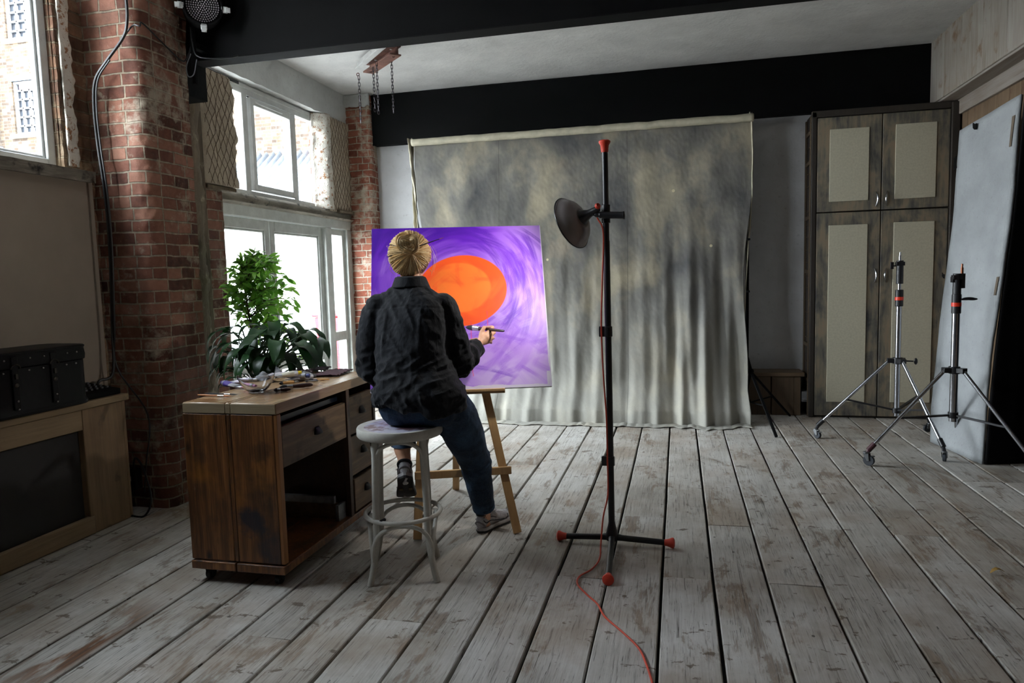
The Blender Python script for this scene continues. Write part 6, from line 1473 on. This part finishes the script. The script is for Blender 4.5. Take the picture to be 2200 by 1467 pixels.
for k in range(1700):
    cl_ = rh.choice(clumps); a = cl_[0]+rh.gauss(0, .035)
    # start on a rim turned towards the face or the nape
    z_ = rh.uniform(-1, 1)
    rim = Vector((math.cos(a), 0, math.sin(a)))
    fy_ = rh.uniform(.3, .85) if math.sin(a) > -.35 else lerp(.3, -.25, sst(.35, .8, -math.sin(a)))+rh.uniform(-.12, .12)
    d0 = (rim*math.sqrt(max(.05, 1-fy_*fy_))+Vector((0, fy_, 0))).normalized()
    if d0.z < -.93: d0.z = -.93; d0.normalize()
    lift = rh.uniform(.99, 1.02)+cl_[2]+.03*(rh.random() < .06); jit = Vector((rh.gauss(0, .03), 0, rh.gauss(0, .03))); pts = []
    e1 = (gd+jit*.8).normalized(); ang = d0.angle(e1); 
    if ang < .25: continue
    ax_ = d0.cross(e1).normalized(); wob = cl_[1]*1.6+rh.uniform(-.03, .03)
    for i in range(12):
        t = i/11; d = Quaternion(ax_, ang*t) @ d0; d = (d+ax_*wob*math.sin(PI*t)).normalized()
        pts.append(es(d, lift-.06*sst(.35, 0, t)+.055*math.sin(PI*t)*(.35+.65*rh.random()*.3)+.03*sst(.75, 1, t)))
    strand(pts, rh.uniform(.0009, .0021))
nv_ = (bun-E_).normalized(); u1 = nv_.cross(Vector((0, 0, 1))).normalized(); u2 = u1.cross(nv_)
g.ell(bun+nv_*-.008, (.035, .030, .035), nu=18, nv=12)
for k in range(520):
    R_ = rh.uniform(.012, .042); ph = rh.uniform(0, 2*PI); sp_ = rh.uniform(2.2, 4.6); tl = rh.uniform(-.45, .45); h = .024*math.sqrt(max(0, 1-(R_/.048)**2)); pts = []
    for i in range(13):
        t = i/12; a = ph+sp_*t; r = R_*(1+.16*math.sin(t*PI+k%7)+.10*math.sin(a*3+k%3)); hh = h+.012*math.sin(a+tl*3)*.7+.006*math.sin(3*a)
        pts.append(bun+u1*math.cos(a)*r*1.1+u2*math.sin(a)*r*1.0+nv_*(hh+tl*.006))
    strand(pts, rh.uniform(.0009, .0021))
for (ca, cb, co, nn2) in ((-.9, 2.5, .25, 70), (.5, 3.6, -.3, 60), (-2.4, .5, .1, 60), (1.4, 4.6, .35, 50)):   # locks folded over the knot
    for k in range(nn2):
        q = rh.gauss(0, .28); pa_, pb_ = bun+(u1*math.cos(ca)+u2*math.sin(ca))*.036, bun+(u1*math.cos(cb)+u2*math.sin(cb))*.036
        sdv = (pb_-pa_).normalized().cross(nv_); pts = []
        for i in range(11):
            t = i/10; pts.append(lerp(pa_, pb_, t)+sdv*(q*.020*math.sin(PI*t)**.6+co*.03*math.sin(PI*t))+nv_*((.026+.004*rh.random()-.006*abs(q))*math.sin(PI*t)**.7))
        strand(pts, rh.uniform(.0009, .0020))
for k in range(60):   # loop that rises over the crown of the bun
    off = rh.uniform(-1, 1); c0 = P(873, 521, 'y', 3.09); pts = []
    for i in range(12):
        a = PI*.15+PI*1.05*i/11; rr2 = .036+.007*off; pts.append(c0+Vector((math.cos(a)*rr2*.95, -.035*math.sin(a)*0-.02-.01*off, math.sin(a)*rr2*1.0+.004*off)))
    strand(pts, .0016)
for (x0_, y0_, x1_, y1_, x2_, y2_, rr3) in ((925, 530, 933, 560, 927, 592, .0016), (924, 526, 936, 556, 932, 585, .0012), (927, 540, 930, 570, 926, 588, .0013), (842, 560, 838, 578, 848, 590, .0012), (923, 520, 938, 545, 935, 575, .0010), (918, 575, 926, 583, 921, 574, .001), (836, 530, 831, 528, 833, 533, .001)):
    strand(spline([P(x0_, y0_, 'y', 3.21), P(x1_, y1_, 'y', 3.22), P(x2_, y2_, 'y', 3.22)], 6), rr3, rr3*.4)
g.build('strands', hair_m, hs)
# --- brushes held and worn
def flatbrush():
    t = thing('paintbrush', 'big flat paintbrush with black bristles held in the painter\'s right hand', 'paintbrush', B1); d = (B0-B1).normalized(); s_ = Vector((0, 0, 1)); s_ = (s_-d*s_.dot(d)).normalized(); n_ = d.cross(s_)
    def sec(t_, w, h): c_ = bq(t_); return [c_+s_*math.cos(a)*w+n_*math.sin(a)*h for a in np.linspace(0, 2*PI, 16, endpoint=False)]
    g = G(); g.rings([sec(-.0, .003, .002), sec(.06, .011, .005), sec(.15, .0145, .006), sec(.20, .014, .0065)]); g.build('bristles', plain('black_bristles', (26, 28, 36), .6, 0, .3, 120, .5), t)
    g = G(); g.rings([sec(.195, .0145, .007), sec(.36, .0135, .0075), sec(.362, .0125, .007)]); g.build('ferrule', plain('pale_steel_ferrule', (214, 214, 216), .3, .6, .05), t)
    g = G(); g.rings([sec(.355, .010, .006), sec(.42, .009, .006), sec(.5, .0075, .006), sec(.62, .0095, .0065), sec(.8, .0075, .006), sec(.97, .0062, .005), sec(1, .004, .003)]); g.build('handle', hb_, t)
flatbrush()
ha, hb2 = P(831, 552, 'y', 3.10), P(954, 510, 'y', 3.12)
brush(ha, hb2, (bb, bb, plain('pinkish_brush_tip', (176, 110, 116), .6)), 'thin dark paintbrush stuck through the painter\'s hair bun', .0028, .74, None, 'paintbrush', 1.0, .0016)
